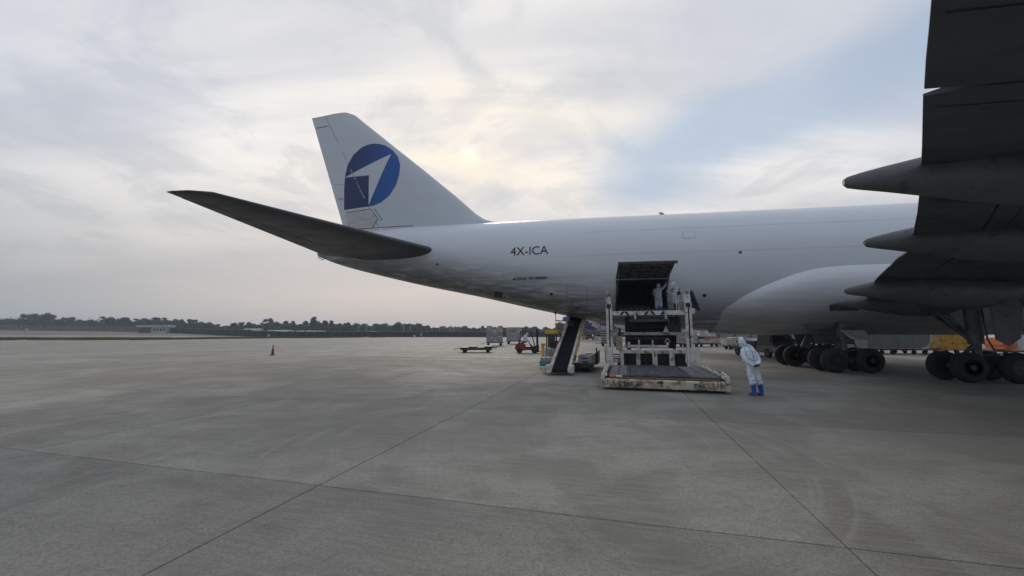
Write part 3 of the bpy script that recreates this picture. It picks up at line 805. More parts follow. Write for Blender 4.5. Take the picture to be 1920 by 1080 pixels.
# ------------------------------------------------------------------ the cargo airplane
# local frame: x forward, y to port, z up; A(s, l, z) takes s forward and l to starboard (the side towards the camera)
TH = R(9.5)
AO = Vector((16.319, 22.168, 0))
def A(s, l, z): return (s, -l, z)
plane = thing('cargo_airplane', 'huge white four wheel truck freighter jet with a blue arrow emblem on its tail fin', 'airplane', AO, -TH)
plane['label'] = 'huge white freighter jet with a blue arrow emblem on its tail fin'

ZT = [(-30.1, 7.62), (-29.4, 7.95), (-28.3, 8.35), (-26.5, 8.72), (-23, 8.92), (-18, 8.95), (0, 8.93), (9, 8.95), (14, 9.4), (18, 9.75), (24, 9.85), (28, 9.5), (31, 8.4), (33.5, 6.4), (34.2, 5.4)]
ZB = [(-30.1, 7.18), (-29.5, 6.92), (-28.4, 6.52), (-26, 5.87), (-22.2, 4.96), (-18.6, 4.21), (-15.2, 3.42), (-13.2, 2.98), (-11.3, 2.58), (-9.0, 2.28), (-6, 2.1), (0, 2.06), (24, 2.06), (29, 2.5), (32, 3.4), (33.8, 4.6), (34.2, 5.3)]
HW = [(-30.1, 0.22), (-29.4, 0.42), (-28.0, 0.74), (-25, 1.30), (-20, 2.12), (-16, 2.68), (-12, 3.0), (-8.5, 3.1), (0, 3.1), (24, 3.1), (28, 2.75), (31, 1.9), (33.4, 0.9), (34.2, 0.1)]
def fsec(s):
    zt, zb, w = smooth_tab(ZT, s), smooth_tab(ZB, s), smooth_tab(HW, s)
    k = sstep(-12, -29, s)
    zc = zt - min(w, (zt - zb) * 0.55)
    zc = zc * (1 - k) + (zt + zb) / 2 * k
    if s > 9: zc = min(zc, 5.85)
    return zt, zb, w, zc
NLOW = 2.15
def fus_l(s, z):
    """half width of the fuselage skin at station s and height z"""
    zt, zb, w, zc = fsec(s)
    if z >= zc: q = min(1, (z - zc) / max(zt - zc, 1e-3)); return w * math.sqrt(max(0, 1 - q * q))
    q = min(1, (zc - z) / max(zc - zb, 1e-3)); return w * max(0, 1 - q ** NLOW) ** (1 / NLOW)
def fus_ring(s, n=72):
    zt, zb, w, zc = fsec(s); pts = []
    for i in range(n):
        a = 2 * math.pi * i / n; c, sn = math.cos(a), math.sin(a)
        if sn >= 0: pts.append(A(s, w * c, zc + (zt - zc) * sn))
        else:
            e = 2 / NLOW
            pts.append(A(s, w * math.copysign(abs(c) ** e, c), zc - (zc - zb) * abs(sn) ** e))
    return pts
DOOR = (-10.39, -7.80, 3.17, 4.74)
def build_fuselage():
    mb = MB()
    ss = [-30.1, -29.8, -29.4, -29, -28.4, -27.7, -27] + [-26 + 0.8 * i for i in range(70)] + [30.5, 31.3, 32, 32.7, 33.3, 33.8, 34.1, 34.2]
    mb.loft([fus_ring(s) for s in ss])
    bm = mb.bm
    for co, no in (((DOOR[0], 0, 0), (1, 0, 0)), ((DOOR[1], 0, 0), (1, 0, 0)), ((0, 0, DOOR[2]), (0, 0, 1)), ((0, 0, DOOR[3]), (0, 0, 1))):
        bmesh.ops.bisect_plane(bm, geom=bm.verts[:] + bm.edges[:] + bm.faces[:], plane_co=co, plane_no=no)
    kill = [f for f in bm.faces if DOOR[0] < f.calc_center_median().x < DOOR[1] and DOOR[2] < f.calc_center_median().z < DOOR[3] and f.calc_center_median().y < 0]
    bmesh.ops.delete(bm, geom=kill, context='FACES')
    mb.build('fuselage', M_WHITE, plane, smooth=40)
    # hold behind the open cargo door: floor, ceiling, far wall and ends
    a, b, c, d = DOOR; li = 2.6
    mb = MB(); e = 0.02
    yo = -fus_l(-9, 3.17) + 0.0
    mb.face([(a, -2.6, c - e), (b, -2.6, c - e), (b, li, c - e), (a, li, c - e)])
    mb.face([(a, -2.6, d + e), (b, -2.6, d + e), (b, li, d + e), (a, li, d + e)])
    mb.face([(a, li, c), (b, li, c), (b, li, d), (a, li, d)])
    mb.face([(a - .03, -2.6, c), (a - .03, li, c), (a - .03, li, d), (a - .03, -2.6, d)])
    mb.face([(b + .03, -2.6, c), (b + .03, li, c), (b + .03, li, d), (b + .03, -2.6, d)])
    mb.build('cargo_hold', M_HOLD, plane)
    # frame round the opening, following the skin
    mb = MB()
    for s in (a, b):
        mb.tube([A(s, fus_l(s, z) - 0.02, z) for z in [c + (d - c) * i / 8 for i in range(9)]], 0.035, 6)
    for z in (c, d): mb.tube([A(s, fus_l(s, z) - 0.02, z) for s in (a, (a + b) / 2, b)], 0.035, 6)
    mb.build('door_frame', M_DARKLINE, plane)
    # sill rollers
    mb = MB()
    for i in range(9):
        s = a + 0.2 + (b - a - 0.4) * i / 8; mb.cyl((s, -2.9, c + .03), (s, -1.4, c + .03), 0.035, n=6)
    mb.build('sill_roller', M_STEEL, plane)
    # open door: curved panel hinged at the top edge, swung outwards and up
    hz, hl = DOOR[3] + 0.05, fus_l(-9, DOOR[3]) + 0.03
    prof = [(0, 0), (.45, .06), (.9, .17), (1.3, .32), (1.6, .48)]
    def dr(t, n): # t along the panel, n the sag of the curved skin
        ang = R(17); return hl + t * math.cos(ang) - n * math.sin(ang) * 0.2, hz + t * math.sin(ang) + n * 0.10
    mb = MB(); th = .11
    rings = []
    for s in (a - .04, b + .04):
        top = [dr(t, n) for t, n in prof]
        rings.append([A(s, l, z + th) for l, z in top] + [A(s, l, z) for l, z in reversed(top)])
    mb.loft(rings); mb.build('cargo_door', M_DOORIN, plane)
    dobj = plane.children[-1] if plane.children else None
    dobj = [o for o in bpy.data.objects if o.name == 'cargo_door'][0]; dobj['label'] = 'open cargo door swung up, inner side dark green'
    mb = MB()
    for t in (.28, .7, 1.15): mb.beam(A(a, dr(t, 0)[0], dr(t, 0)[1] - .015), A(b, dr(t, 0)[0], dr(t, 0)[1] - .015), .07, .07)
    for i in range(6):
        s = a + .15 + (b - a - .3) * i / 5
        mb.beam(A(s, dr(.1, 0)[0], dr(.1, 0)[1] - .02), A(s, dr(1.5, .3)[0], dr(1.5, .3)[1] - .02), .05, .08)
    mb.build('door_rib', M_GREASE, dobj)
    mb = MB(); l, z = dr(1.62, .48)
    mb.beam(A(a - .05, l, z + .06), A(b + .16, l, z + .06), .09, .13); mb.build('door_edge', mat('door_edge_brown', (0.05, 0.034, 0.032), 0.6), dobj)
    mb = MB()
    for s in (a + .25, (a + b) / 2, b - .5):
        l, z = dr(.55, 0); mb.box(A(s, l, z - .08), (.3, .22, .12))
    mb.build('latch_box', M_BLACK, dobj)
    mb = MB()
    for s in (a + .06, b - .06): mb.cyl(A(s, fus_l(s, 3.9) - .1, 3.9), A(s, dr(.95, 0)[0], dr(.95, 0)[1]), .035, n=6)
    mb.build('door_strut', M_STEEL, dobj)
build_fuselage()

def skin(off=0.012):
    return lambda s, z: A(s, fus_l(s, z) + off, z)
# closed doors and hatches: a seam with the panel set proud of it
def hatch(name, s0, s1, z0, z1, label=None, rad=0.12, w=0.018):
    def rr(a, b, c, d, r):
        pts = []
        for cx, cy, q in ((b - r, d - r, 0), (a + r, d - r, 1), (a + r, c + r, 2), (b - r, c + r, 3)):
            for k in range(5):
                an = math.pi / 2 * (q + k / 4); pts.append((cx + r * math.cos(an), cy + r * math.sin(an)))
        return pts
    bm = patch(rr(s0, s1, z0, z1, rad), skin(0.016), 0.18); o = bm_obj(bm, name, M_WHITE, plane, smooth=40)
    bm = patch(rr(s0 - w, s1 + w, z0 - w, z1 + w, rad), skin(0.008), 0.18); bm_obj(bm, 'seam', mat('hatch_seam', (0.16, 0.17, 0.18), 0.7), o)
    if label: o['label'] = label
    return o
h = hatch('bulk_cargo_door', -13.03, -11.97, 3.06, 4.47)
bm_obj(patch([(-12.62, 3.36), (-12.36, 3.36), (-12.36, 3.42), (-12.62, 3.42)], skin(0.022), .1), 'handle', M_DARKLINE, h)
hatch('access_panel', -15.9, -15.2, 3.95, 4.35, rad=.05, w=.012)
hatch('access_panel', -6.9, -6.3, 6.9, 7.3, rad=.05, w=.012)
for s0, z0, r_ in ((-4.25, 6.02, .075), (-20.83, 6.07, .075), (-5.96, 3.87, .10), (-13.92, 4.11, .09)):
    bm_obj(patch([(s0 + r_ * math.cos(k * .6283), z0 + r_ * .8 * math.sin(k * .6283)) for k in range(10)], skin(0.02), .3), 'vent_port', M_BLACK, plane)
bm_obj(patch([(-17.5, 4.12), (-16.95, 4.02), (-16.8, 4.30), (-17.3, 4.40)], skin(0.02), .2), 'outflow_valve', M_BLACK, plane)
# lap seams that show on the flank
def seam_line(pts, w=.012):
    mb = MB(); f = skin(0.004)
    for (s0, z0), (s1, z1) in zip(pts, pts[1:]):
        n = max(1, int(max(abs(s1 - s0), abs(z1 - z0)) / .5))
        for i in range(n):
            p = (s0 + (s1 - s0) * i / n, z0 + (z1 - z0) * i / n); q = (s0 + (s1 - s0) * (i + 1) / n, z0 + (z1 - z0) * (i + 1) / n)
            if abs(s1 - s0) > abs(z1 - z0): mb.face([f(p[0], p[1] - w / 2), f(q[0], q[1] - w / 2), f(q[0], q[1] + w / 2), f(p[0], p[1] + w / 2)])
            else: mb.face([f(p[0] - w / 2, p[1]), f(p[0] + w / 2, p[1]), f(q[0] + w / 2, q[1]), f(q[0] - w / 2, q[1])])
    mb.build('skin_seam', mat('skin_seam_grey', (0.30, 0.32, 0.35), 0.6), plane)
seam_line([(-16.5, 3.9), (-16.5, 5.6)]); seam_line([(-11.3, 3.2), (-11.3, 5.5)]); seam_line([(-14, 6.1), (8, 6.15)], .008); seam_line([(-12, 7.5), (10, 7.55)], .007)
seam_line([(-15, 5.0), (-10.6, 5.05)], .008)

# lettering on the flank
text_part('registration', '4X-ICA', 2.15, 0.49, lambda u, v: A(-16.18 + u, fus_l(-16.18 + u, 6.30 + v) + 0.02, 6.30 + v), M_BLACK, plane)
text_part('type_lettering', 'BOEING 747-400ERF', 2.04, 0.14, lambda u, v: A(-16.12 + u, fus_l(-16.12 + u, 4.92 + v) + 0.02, 4.92 + v), M_BLACK, plane, shear=0.35, bold=0.02)

# ---- fin
FLE = [(8.6, -16.6), (8.9, -17.0), (9.0, -17.5), (9.12, -17.95), (9.40, -18.62), (10.93, -20.29), (12.86, -22.54), (14.83, -24.9), (16.72, -27.14), (17.32, -27.84), (17.45, -28.06), (17.54, -28.32), (17.6, -28.62)]
def fin_le(z): return lerp_tab(FLE, z)
def fin_te(z): return -28.20 - (z - 8.6) * (31.34 - 28.20) / (17.47 - 8.6)
def fin_hinge(z): return -25.55 - 0.535 * (z - 8.8)
def naca(x, t): x = min(max(x, 0), 1); return 5 * t * (0.2969 * math.sqrt(x) - 0.126 * x - 0.3516 * x * x + 0.2843 * x**3 - 0.1015 * x**4)
def fin_l(s, z):
    le, te = fin_le(z), fin_te(z); c = le - te
    tc = 0.085 if z > 9.6 else 0.085 * 9.0 / max(c, 9.0)
    return naca((le - s) / c, tc) * min(c, 8.5) + 0.008
def fin_part(name, z0, z1, f0, f1, m, nz=14, nx=12):
    mb = MB(); rings = []
    zs = [z0 + (z1 - z0) * i / nz for i in range(nz + 1)]
    if z1 > 17.5: zs = [z for z in zs if z < 17.15] + [17.2, 17.32, 17.42, 17.5, 17.55, z1]
    for z in zs:
        a, b = f0(z), f1(z)
        row = [a + (b - a) * (0.5 - 0.5 * math.cos(math.pi * k / nx)) for k in range(nx + 1)]
        ztop = lambda s: min(z, 17.60 - 0.13 * (sstep(-28.7, -31.3, s)))
        rings.append([A(s, fin_l(s, min(z, 17.5)), ztop(s)) for s in row] + [A(s, -fin_l(s, min(z, 17.5)), ztop(s)) for s in reversed(row)])
    mb.loft(rings); return mb.build(name, m, plane, smooth=35)
fin_part('tail_fin', 8.45, 17.6, fin_le, lambda z: fin_hinge(z) + 0.03, M_FINW, 22, 16)
fin_part('rudder', 8.62, 12.26, lambda z: fin_hinge(z) - 0.02, fin_te, M_FINW)
fin_part('rudder', 12.29, 17.58, lambda z: fin_hinge(z) - 0.02, fin_te, M_FINW)
mb = MB()
for k in range(12):
    z = 9.0 + (17.5 - 9.0) * k / 12; z2 = 9.0 + (17.5 - 9.0) * (k + 1) / 12
    if k in (3, 8): continue
    mb.face([A(fin_hinge(z) + .03, fin_l(fin_hinge(z), z) + .006, z), A(fin_hinge(z) - .02, fin_l(fin_hinge(z), z) + .006, z), A(fin_hinge(z2) - .02, fin_l(fin_hinge(z2), z2) + .006, z2), A(fin_hinge(z2) + .03, fin_l(fin_hinge(z2), z2) + .006, z2)])
mb.build('hinge_seam', mat('hinge_gap', (0.33, 0.34, 0.36), 0.8), plane)
# grey bare hinge bracket that shows across the emblem
M_BARE = mat('bare_hinge_metal', (0.34, 0.34, 0.32), 0.6, var=0.5, vscale=9, dirt=(0.08, 0.08, 0.08), dirt_amt=0.5, dirt_scale=6)
mb = MB()
for za, zb in ((11.9, 12.35), (11.1, 11.85), (12.5, 12.95), (13.0, 13.3)):
    for z0, z1 in ((za, zb),):
        f = lambda z, o: A(fin_hinge(z) + o, fin_l(fin_hinge(z) + o, z) + .03, z)
        mb.face([f(z0, .05), f(z0, -.06), f(z1, -.04), f(z1, .03)])
mb.build('hinge_bracket', M_BARE, plane)
finmap = lambda off: (lambda s, z: A(s, fin_l(s, z) + off, z))
# emblem: flat print on the starboard side of the fin
def emblem_mats():
    m = bpy.data.materials.new('emblem_blue'); m.use_nodes = True; t = NT(m.node_tree); b = t.n['Principled BSDF']
    o = t.node('ShaderNodeTexCoord').outputs['Object']; sp = t.node('ShaderNodeSeparateXYZ'); t.link(o, sp.inputs[0])
    k = t.math('ADD', sp.outputs[0], t.math('MULTIPLY', sp.outputs[2], -0.35))
    t.link(t.mix(t.ramp(k, -33.1, -28.7), (0.010, 0.030, 0.135), (0.003, 0.095, 0.38)), b.inputs['Base Color']); b.inputs['Roughness'].default_value = 0.35
    return m
EMB = [(-28.39, 10.43), (-28.43, 12.02), (-28.38, 12.88), (-28.22, 13.60), (-27.80, 14.30), (-27.21, 14.78), (-26.75, 14.95), (-26.3, 15.01), (-25.9, 14.97), (-25.45, 14.84), (-24.89, 14.48), (-24.45, 13.96), (-24.23, 13.30), (-24.25, 12.60), (-24.45, 11.89), (-24.89, 11.2), (-25.5, 10.76), (-26.1, 10.56), (-26.46, 10.54)]
ARR = [(-24.92, 14.14), (-28.38, 12.74), (-26.50, 12.72), (-26.46, 10.60)]
M_EMB = emblem_mats()
bm_obj(patch(EMB, finmap(.010), .35), 'emblem', M_EMB, plane)
em = [o for o in bpy.data.objects if o.name == 'emblem'][0]
bm_obj(patch([(-28.385, 10.432), (-28.425, 12.02), (-28.37, 12.66), (-26.50, 12.71), (-26.46, 10.54)], finmap(.015), .35), 'emblem_square', mat('emblem_navy', (0.008, 0.028, 0.125), 0.35, var=0.05), em)
bm_obj(patch(ARR, finmap(.020), .3), 'emblem_arrow', M_FINW, em)
# worn grey patch at the foot of the rudder
bm_obj(patch([(-28.25, 10.30), (-26.25, 10.36), (-25.75, 9.62), (-26.15, 9.05), (-28.0, 8.85)], finmap(.012), .3), 'rudder_foot_panel', mat('worn_rudder_panel', (0.54, 0.54, 0.53), 0.6, var=0.12, vscale=3, stretch=(0.5, 1, 5), dirt=(0.36, 0.35, 0.33), dirt_amt=0.4), plane)
mb = MB(); f = finmap(.018)
for p, q in (((-26.24, 10.3), (-25.74, 9.62)), ((-25.74, 9.62), (-26.15, 9.05)), ((-26.0, 10.35), (-25.45, 9.55)), ((-25.45, 9.55), (-25.66, 9.50)), ((-26.3, 10.34), (-28.2, 10.2)), ((-27.6, 9.02), (-23.2, 9.02)), ((-28.9, 11.25), (-28.45, 11.22)), ((-29.9, 16.7), (-30.9, 16.65))):
    n = 6
    for i in range(n):
        a = (p[0] + (q[0] - p[0]) * i / n, p[1] + (q[1] - p[1]) * i / n); b = (p[0] + (q[0] - p[0]) * (i + 1) / n, p[1] + (q[1] - p[1]) * (i + 1) / n)
        d = Vector((b[0] - a[0], b[1] - a[1])).normalized(); nx, nz = -d.y * .018, d.x * .018
        mb.face([f(a[0] - nx, a[1] - nz), f(b[0] - nx, b[1] - nz), f(b[0] + nx, b[1] + nz), f(a[0] + nx, a[1] + nz)])
tag(mb.build('fin_seam', M_DARKLINE, plane), kind='stuff')

# ---- lifting surfaces
def airfoil(x, t, side):  # side +1 upper, -1 lower
    return side * naca(x, t)
def wing_piece(name, stations, x0, x1, m, side=1, skew=0.0, nx=10, parent=None, blunt=True):
    """stations: list of (l, s_le, s_te, z_te, z_le, t/c); the piece spans chord x0..x1"""
    mb = MB(); rings = []
    for k, (l, sl, st, zte, zle, tc) in enumerate(stations):
        c = sl - st
        xs = [x0 + (x1 - x0) * (0.5 - 0.5 * math.cos(math.pi * i / nx)) for i in range(nx + 1)]
        up, lo = [], []
        for x in xs:
            s = sl - c * x; zc = zle + (zte - zle) * x
            camber = 0.012 * c * math.sin(math.pi * min(1, x * 1.0))
            h = naca(x, tc) * c + 0.012
            ll = l
            if skew and k == len(stations) - 1: ll = l - skew * max(0, (x - 0.82) / 0.18)
            up.append(A(s, side * ll, zc + camber + h)); lo.append(A(s, side * ll, zc + camber - h * 0.8))
        rings.append(up + lo[::-1])
    mb.loft(rings); return mb.build(name, m, parent or plane, smooth=35)
# wing planform: trailing edge measured, leading edge swept about 42 degrees
WTE = [(2.4, 1.7), (3.2, 1.2), (6.2, -0.75), (9.13, -2.13), (10.05, -2.50), (10.1, -2.50), (11.0, -2.92), (11.8, -3.15), (14.23, -4.70), (16.0, -5.9), (18.95, -7.98), (19.1, -8.10), (20.35, -8.94), (29.6, -15.3)]
WLE = [(2.4, 15.2), (3.2, 14.4), (9.0, 9.0), (29.6, -11.6)]
def wst(l):
    te, le = lerp_tab(WTE, l), lerp_tab(WLE, l)
    zte = 3.30 + (l - 3.2) * math.tan(R(6.5)); zle = zte + 0.045 * (le - te)
    return (l, le, te, zte, zle, 0.125 if l < 6 else 0.10)
XF = 0.86
def flap_x(l): # chord fraction where the flaps start
    te, le = lerp_tab(WTE, l), lerp_tab(WLE, l); return 1 - 1.45 / (le - te)
def wing(side):
    ls = [2.4, 5, 7.5, 10, 12, 14, 16, 18, 20, 22.5, 25, 27.5, 29.6]
    sts = [wst(l) for l in ls]
    mb = MB(); rings = []
    for (l, sl, st, zte, zle, tc) in sts:
        c = sl - st; x1 = flap_x(l) - 0.003
        xs = [x1 * (0.5 - 0.5 * math.cos(math.pi * i / 14)) for i in range(15)]
        f = lambda x, sg: A(sl - c * x, side * l, zle + (zte - zle) * x + 0.012 * c * math.sin(math.pi * x) + sg * (naca(x, tc) * c + .012) * (1 if sg > 0 else .8))
        rings.append([f(x, 1) for x in xs] + [f(x, -1) for x in reversed(xs)])
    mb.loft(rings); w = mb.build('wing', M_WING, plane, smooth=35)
    def piece(name, l0, l1, skew=0.0, drop=0.0):
        n = 5; st = []
        for i in range(n + 1):
            l = l0 + (l1 - l0) * i / n; q = wst(l); st.append((q[0], q[1], q[2], q[3] - drop, q[4], q[5]))
        mb = MB(); rings = []
        for k, (l, sl, ste, zte, zle, tc) in enumerate(st):
            c = sl - ste; xa = flap_x(l) + 0.003
            xs = [xa + (1 - xa) * i / 7 for i in range(8)]
            sk = lambda x: (skew * max(0, (x - xa) / (1 - xa) - .55) / .45 if k == n else 0)
            f = lambda x, sg: A(sl - c * x + .64 * sk(x), side * (l - sk(x)), zle + (zte - zle) * x + 0.012 * c * math.sin(math.pi * x) + sg * (naca(x, tc) * c + .010) * (1 if sg > 0 else .8))
            rings.append([f(x, 1) for x in xs] + [f(x, -1) for x in reversed(xs)])
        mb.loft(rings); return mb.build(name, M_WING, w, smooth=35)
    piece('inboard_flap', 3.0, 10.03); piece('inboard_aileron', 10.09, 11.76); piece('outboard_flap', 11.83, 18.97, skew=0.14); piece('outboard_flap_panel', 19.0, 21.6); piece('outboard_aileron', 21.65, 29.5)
    # flap track fairings: canoe bodies that stick out past the trailing edge
    for l, st, zt, rad, ln in ((16.75, -7.66, 4.68, .50, 5.6), (13.05, -5.05, 4.30, .54, 6.0), (7.9, -2.55, 3.52, .56, 6.2), (4.5, -1.02, 3.27, .50, 5.6)):
        mb = MB(); rings = []
        for t, q, dz in ((0, .10, 0), (.012, .20, 0), (.05, .30, .02), (.12, .45, .05), (.22, .66, .08), (.34, .86, .08), (.48, 1.0, .04), (.62, .98, .0), (.76, .82, -.0), (.9, .45, .12), (1.0, .06, .25)):
            rings.append([A(st + t * ln, side * (l + .72 * rad * q * math.cos(2 * math.pi * k / 20)), zt + dz - .18 * t + rad * 1.05 * q * math.sin(2 * math.pi * k / 20)) for k in range(20)])
        mb.loft(rings); mb.build('flap_track_fairing', M_FAIRG, w, smooth=40)
    # skin joints and oval access panels on the underside
    def low_pt(l, x, off=.006):
        l_, sl, st, zte, zle, tc = wst(l); c = sl - st
        return Vector(A(sl - c * x, side * l, zle + (zte - zle) * x + 0.012 * c * math.sin(math.pi * x) - (naca(x, tc) * c + .012) * .8 - off))
    def cx(l, d):  # chord fraction d metres ahead of the flap joint
        te, le = lerp_tab(WTE, l), lerp_tab(WLE, l); return flap_x(l) - d / (le - te)
    mb = MB()
    def strip(pts, w):
        for p, q in zip(pts, pts[1:]):
            d = (q - p).normalized(); n = Vector((-d.y, d.x, 0)) * w
            mb.face([p - n, q - n, q + n, p + n])
    for d, w_ in ((.45, .012), (1.3, .016), (2.3, .012), (3.4, .016)):
        strip([low_pt(l, cx(l, d)) for l in [10 + .5 * i for i in range(26)]], w_)
    for i in range(17):
        l = 10.5 + 1.15 * i; strip([low_pt(l, cx(l, .02 + .45 * k)) for k in range(9)], .011)
    for i in range(9):
        l = 12.2 + 1.6 * i
        if l < 21: strip([low_pt(l, 1 - .02 - k * .1 * (1 - flap_x(l)) * 1.0) for k in range(10)], .010)
    tag(mb.build('skin_joint', M_BLACK, w), kind='stuff')
    for i in range(15):
        l = 10.9 + 1.15 * i; c0 = low_pt(l, cx(l, 1.8), .004); e1 = (low_pt(l + .1, cx(l + .1, 1.8), .004) - c0).normalized() * .24; e2 = (low_pt(l, cx(l, 1.9), .004) - c0).normalized() * .40
        mb = MB(); mb.face([c0 + e1 * math.cos(k * math.pi / 8) + e2 * math.sin(k * math.pi / 8) for k in range(16)]); mb.build('access_panel', M_FAIRG, w)
    # winglet
    mb = MB(); q = wst(29.6); zt = q[3] + .2
    rings = []
    for dl, dz, ca, sw in ((0, 0, 3.4, 0), (.35, .5, 2.6, -.7), (.75, 1.8, 1.2, -2.2)):
        le = q[1] + sw; rings.append([A(le - ca * x, side * (29.6 + dl), zt + dz) for x in (0, .5, 1)] + [A(le - ca * x, side * (29.66 + dl), zt + dz) for x in (1, .5, 0)])
    mb.loft(rings); mb.build('winglet', M_WHITE, w)
    # engines on their pylons
    for l, s0 in ((11.6, 12.2), (20.8, 3.2)):
        z0 = wst(l)[3] - 1.1; mb = MB()
        mb.lathe(A(s0, side * l, z0), (-1, 0, 0), [(.35, .02), (.30, .5), (.28, 1.05), (0, 1.16), (.25, 1.30), (1.3, 1.38), (2.6, 1.28), (3.5, 1.05), (3.5, .75), (4.7, .5), (5.3, .1)], 28)
        e = mb.build('engine', M_AWHITE, w, smooth=40)
        mb = MB(); mb.prism([(s0 - .8, z0 + 1.1), (s0 - 5, z0 + .7), (s0 - 6.5, z0 + 1.6), (s0 - 3, z0 + 2.0)], -side * l - .2, -side * l + .2); mb.build('engine_pylon', M_AWHITE, w)
    return w
w_r = wing(1); w_l = wing(-1)

# horizontal stabilizers
def stab(side):
    def st(l):
        le = lerp_tab([(0.4, -19.9), (1.9, -21.15), (10.05, -28.25), (10.35, -29.1)], l); te = lerp_tab([(0.4, -28.75), (1.0, -28.9), (10.35, -30.35)], l)
        z = 7.02 + (l - 1.9) * math.tan(R(7.6)); return le, te, z
    mb = MB(); rings = []
    for l in (0.4, 1.2, 1.9, 3, 5, 7.5, 9.3, 10.0, 10.3, 10.42):
        le, te, z = st(min(l, 10.35)); c = le - te; sq = 1 if l < 10.2 else (.7 if l < 10.4 else .12)
        x1 = .715; xs = [x1 * (0.5 - 0.5 * math.cos(math.pi * i / 12)) for i in range(13)]
        f = lambda x, sg: A(le - c * x, side * l, z + sg * sq * (naca(x, .10) * c + .012) + .02 * c * (x - .3))
        rings.append([f(x, 1) for x in xs] + [f(x, -1) for x in reversed(xs)])
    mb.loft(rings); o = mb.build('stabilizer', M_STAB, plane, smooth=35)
    for la, lb in ((1.25, 4.9), (4.95, 9.75)):
        mb = MB(); rings = []
        for i in range(5):
            l = la + (lb - la) * i / 4; le, te, z = st(l); c = le - te; xs = [.722 + .278 * k / 6 for k in range(7)]
            f = lambda x, sg: A(le - c * x, side * l, z + sg * (naca(x, .10) * c + .010) + .02 * c * (x - .3) - .01)
            rings.append([f(x, 1) for x in xs] + [f(x, -1) for x in reversed(xs)])
        mb.loft(rings); mb.build('elevator', M_STAB, o, smooth=35)
    mb = MB(); rings = []
    for l in (9.79, 10.1, 10.35):
        le, te, z = st(l); c = le - te; xs = [.722 + .278 * k / 6 for k in range(7)]
        f = lambda x, sg: A(le - c * x, side * l, z + sg * (naca(x, .10) * c + .010) + .02 * c * (x - .3))
        rings.append([f(x, 1) for x in xs] + [f(x, -1) for x in reversed(xs)])
    mb.loft(rings); mb.build('tip_cap', M_STAB, o, smooth=35)
stab(1); stab(-1)
# tail cone exhaust and small pegs
mb = MB(); mb.lathe((-30.05, 0, 7.40), (-1, 0, 0), [(0, .21), (.12, .20), (.12, .15), (-.1, .14)], 16); mb.build('tail_exhaust', M_GREASE, plane)
mb = MB()
for s, z in ((-29.95, 7.22), (-29.7, 7.02), (-29.85, 7.12)): mb.tube([A(s, .1, z), A(s - .22, .12, z - .1)], .03, 5)
mb.build('static_wick', M_GREASE, plane)
# blade antennas on the crown
for s, h_, c in ((-7.2, .30, .42), (-15.2, .13, .25)):
    mb = MB(); zt = smooth_tab(ZT, s) - .03; mb.loft([[A(s + c / 2, 0, zt), A(s, .04, zt), A(s - c / 2, 0, zt), A(s, -.04, zt)], [A(s - .10, 0, zt + h_), A(s - .18, .015, zt + h_), A(s - .3, 0, zt + h_), A(s - .18, -.015, zt + h_)]])
    mb.build('antenna', M_GREYP, plane)
mb = MB(); mb.blob(A(-3.75, 0, 8.93), (1.0, .3, .10), 12, 6); mb.build('antenna', M_AWHITE, plane, smooth=60)

# ---- wing to body fairing
FTOP = [(-5.0, 3.0), (-4.85, 3.30), (-4.55, 3.52), (-3.95, 3.92), (-2.6, 4.58), (-1.0, 5.10), (0.39, 5.25), (4, 5.3), (18, 5.2), (22, 3.6)]
def build_fairing():
    mb = MB()
    for side in (1, -1):
        rings = []
        for s in [-5.0, -4.96, -4.88, -4.75, -4.6, -4.4, -4.15, -3.8, -3.2, -2.5, -1.8, -1.0, -.3, .4, 1.5, 3, 5, 8, 12, 16, 18, 20, 22]:
            zt = smooth_tab(FTOP, s); zb = 2.02
            row = []
            k = sstep(-5.05, -3.2, s) * (1 - sstep(17, 22, s))
            for i in range(15):
                v = i / 14; z = zt + (zb - .1 - zt) * (1 - (1 - v) ** 1.6)
                l = fus_l(s, max(z, smooth_tab(ZB, s) + .001))
                zz = max(z, zb - .08)
                bul = (0.04 + 0.42 * (1 - math.exp(-(zt - z) / .55)) * sstep(2.0, 3.0, z)) * (k * .9 + .1)
                row.append(A(s, side * (l + bul if v < .98 else 0.0), zz - .10 * k * v))
            row[0] = A(s, side * (fus_l(s, zt) - .03), zt)
            rings.append(row)
        mb.loft(rings, cap=False, closed=False)
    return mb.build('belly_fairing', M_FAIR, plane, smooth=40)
build_fairing()
# dark gill and open wheel bay door beside the body gear
mb = MB(); mb.b2(A(-.6, 3.42, 2.98), A(.55, 3.62, 3.28))
mb.build('flap_drive_cover', M_GREASE, plane)

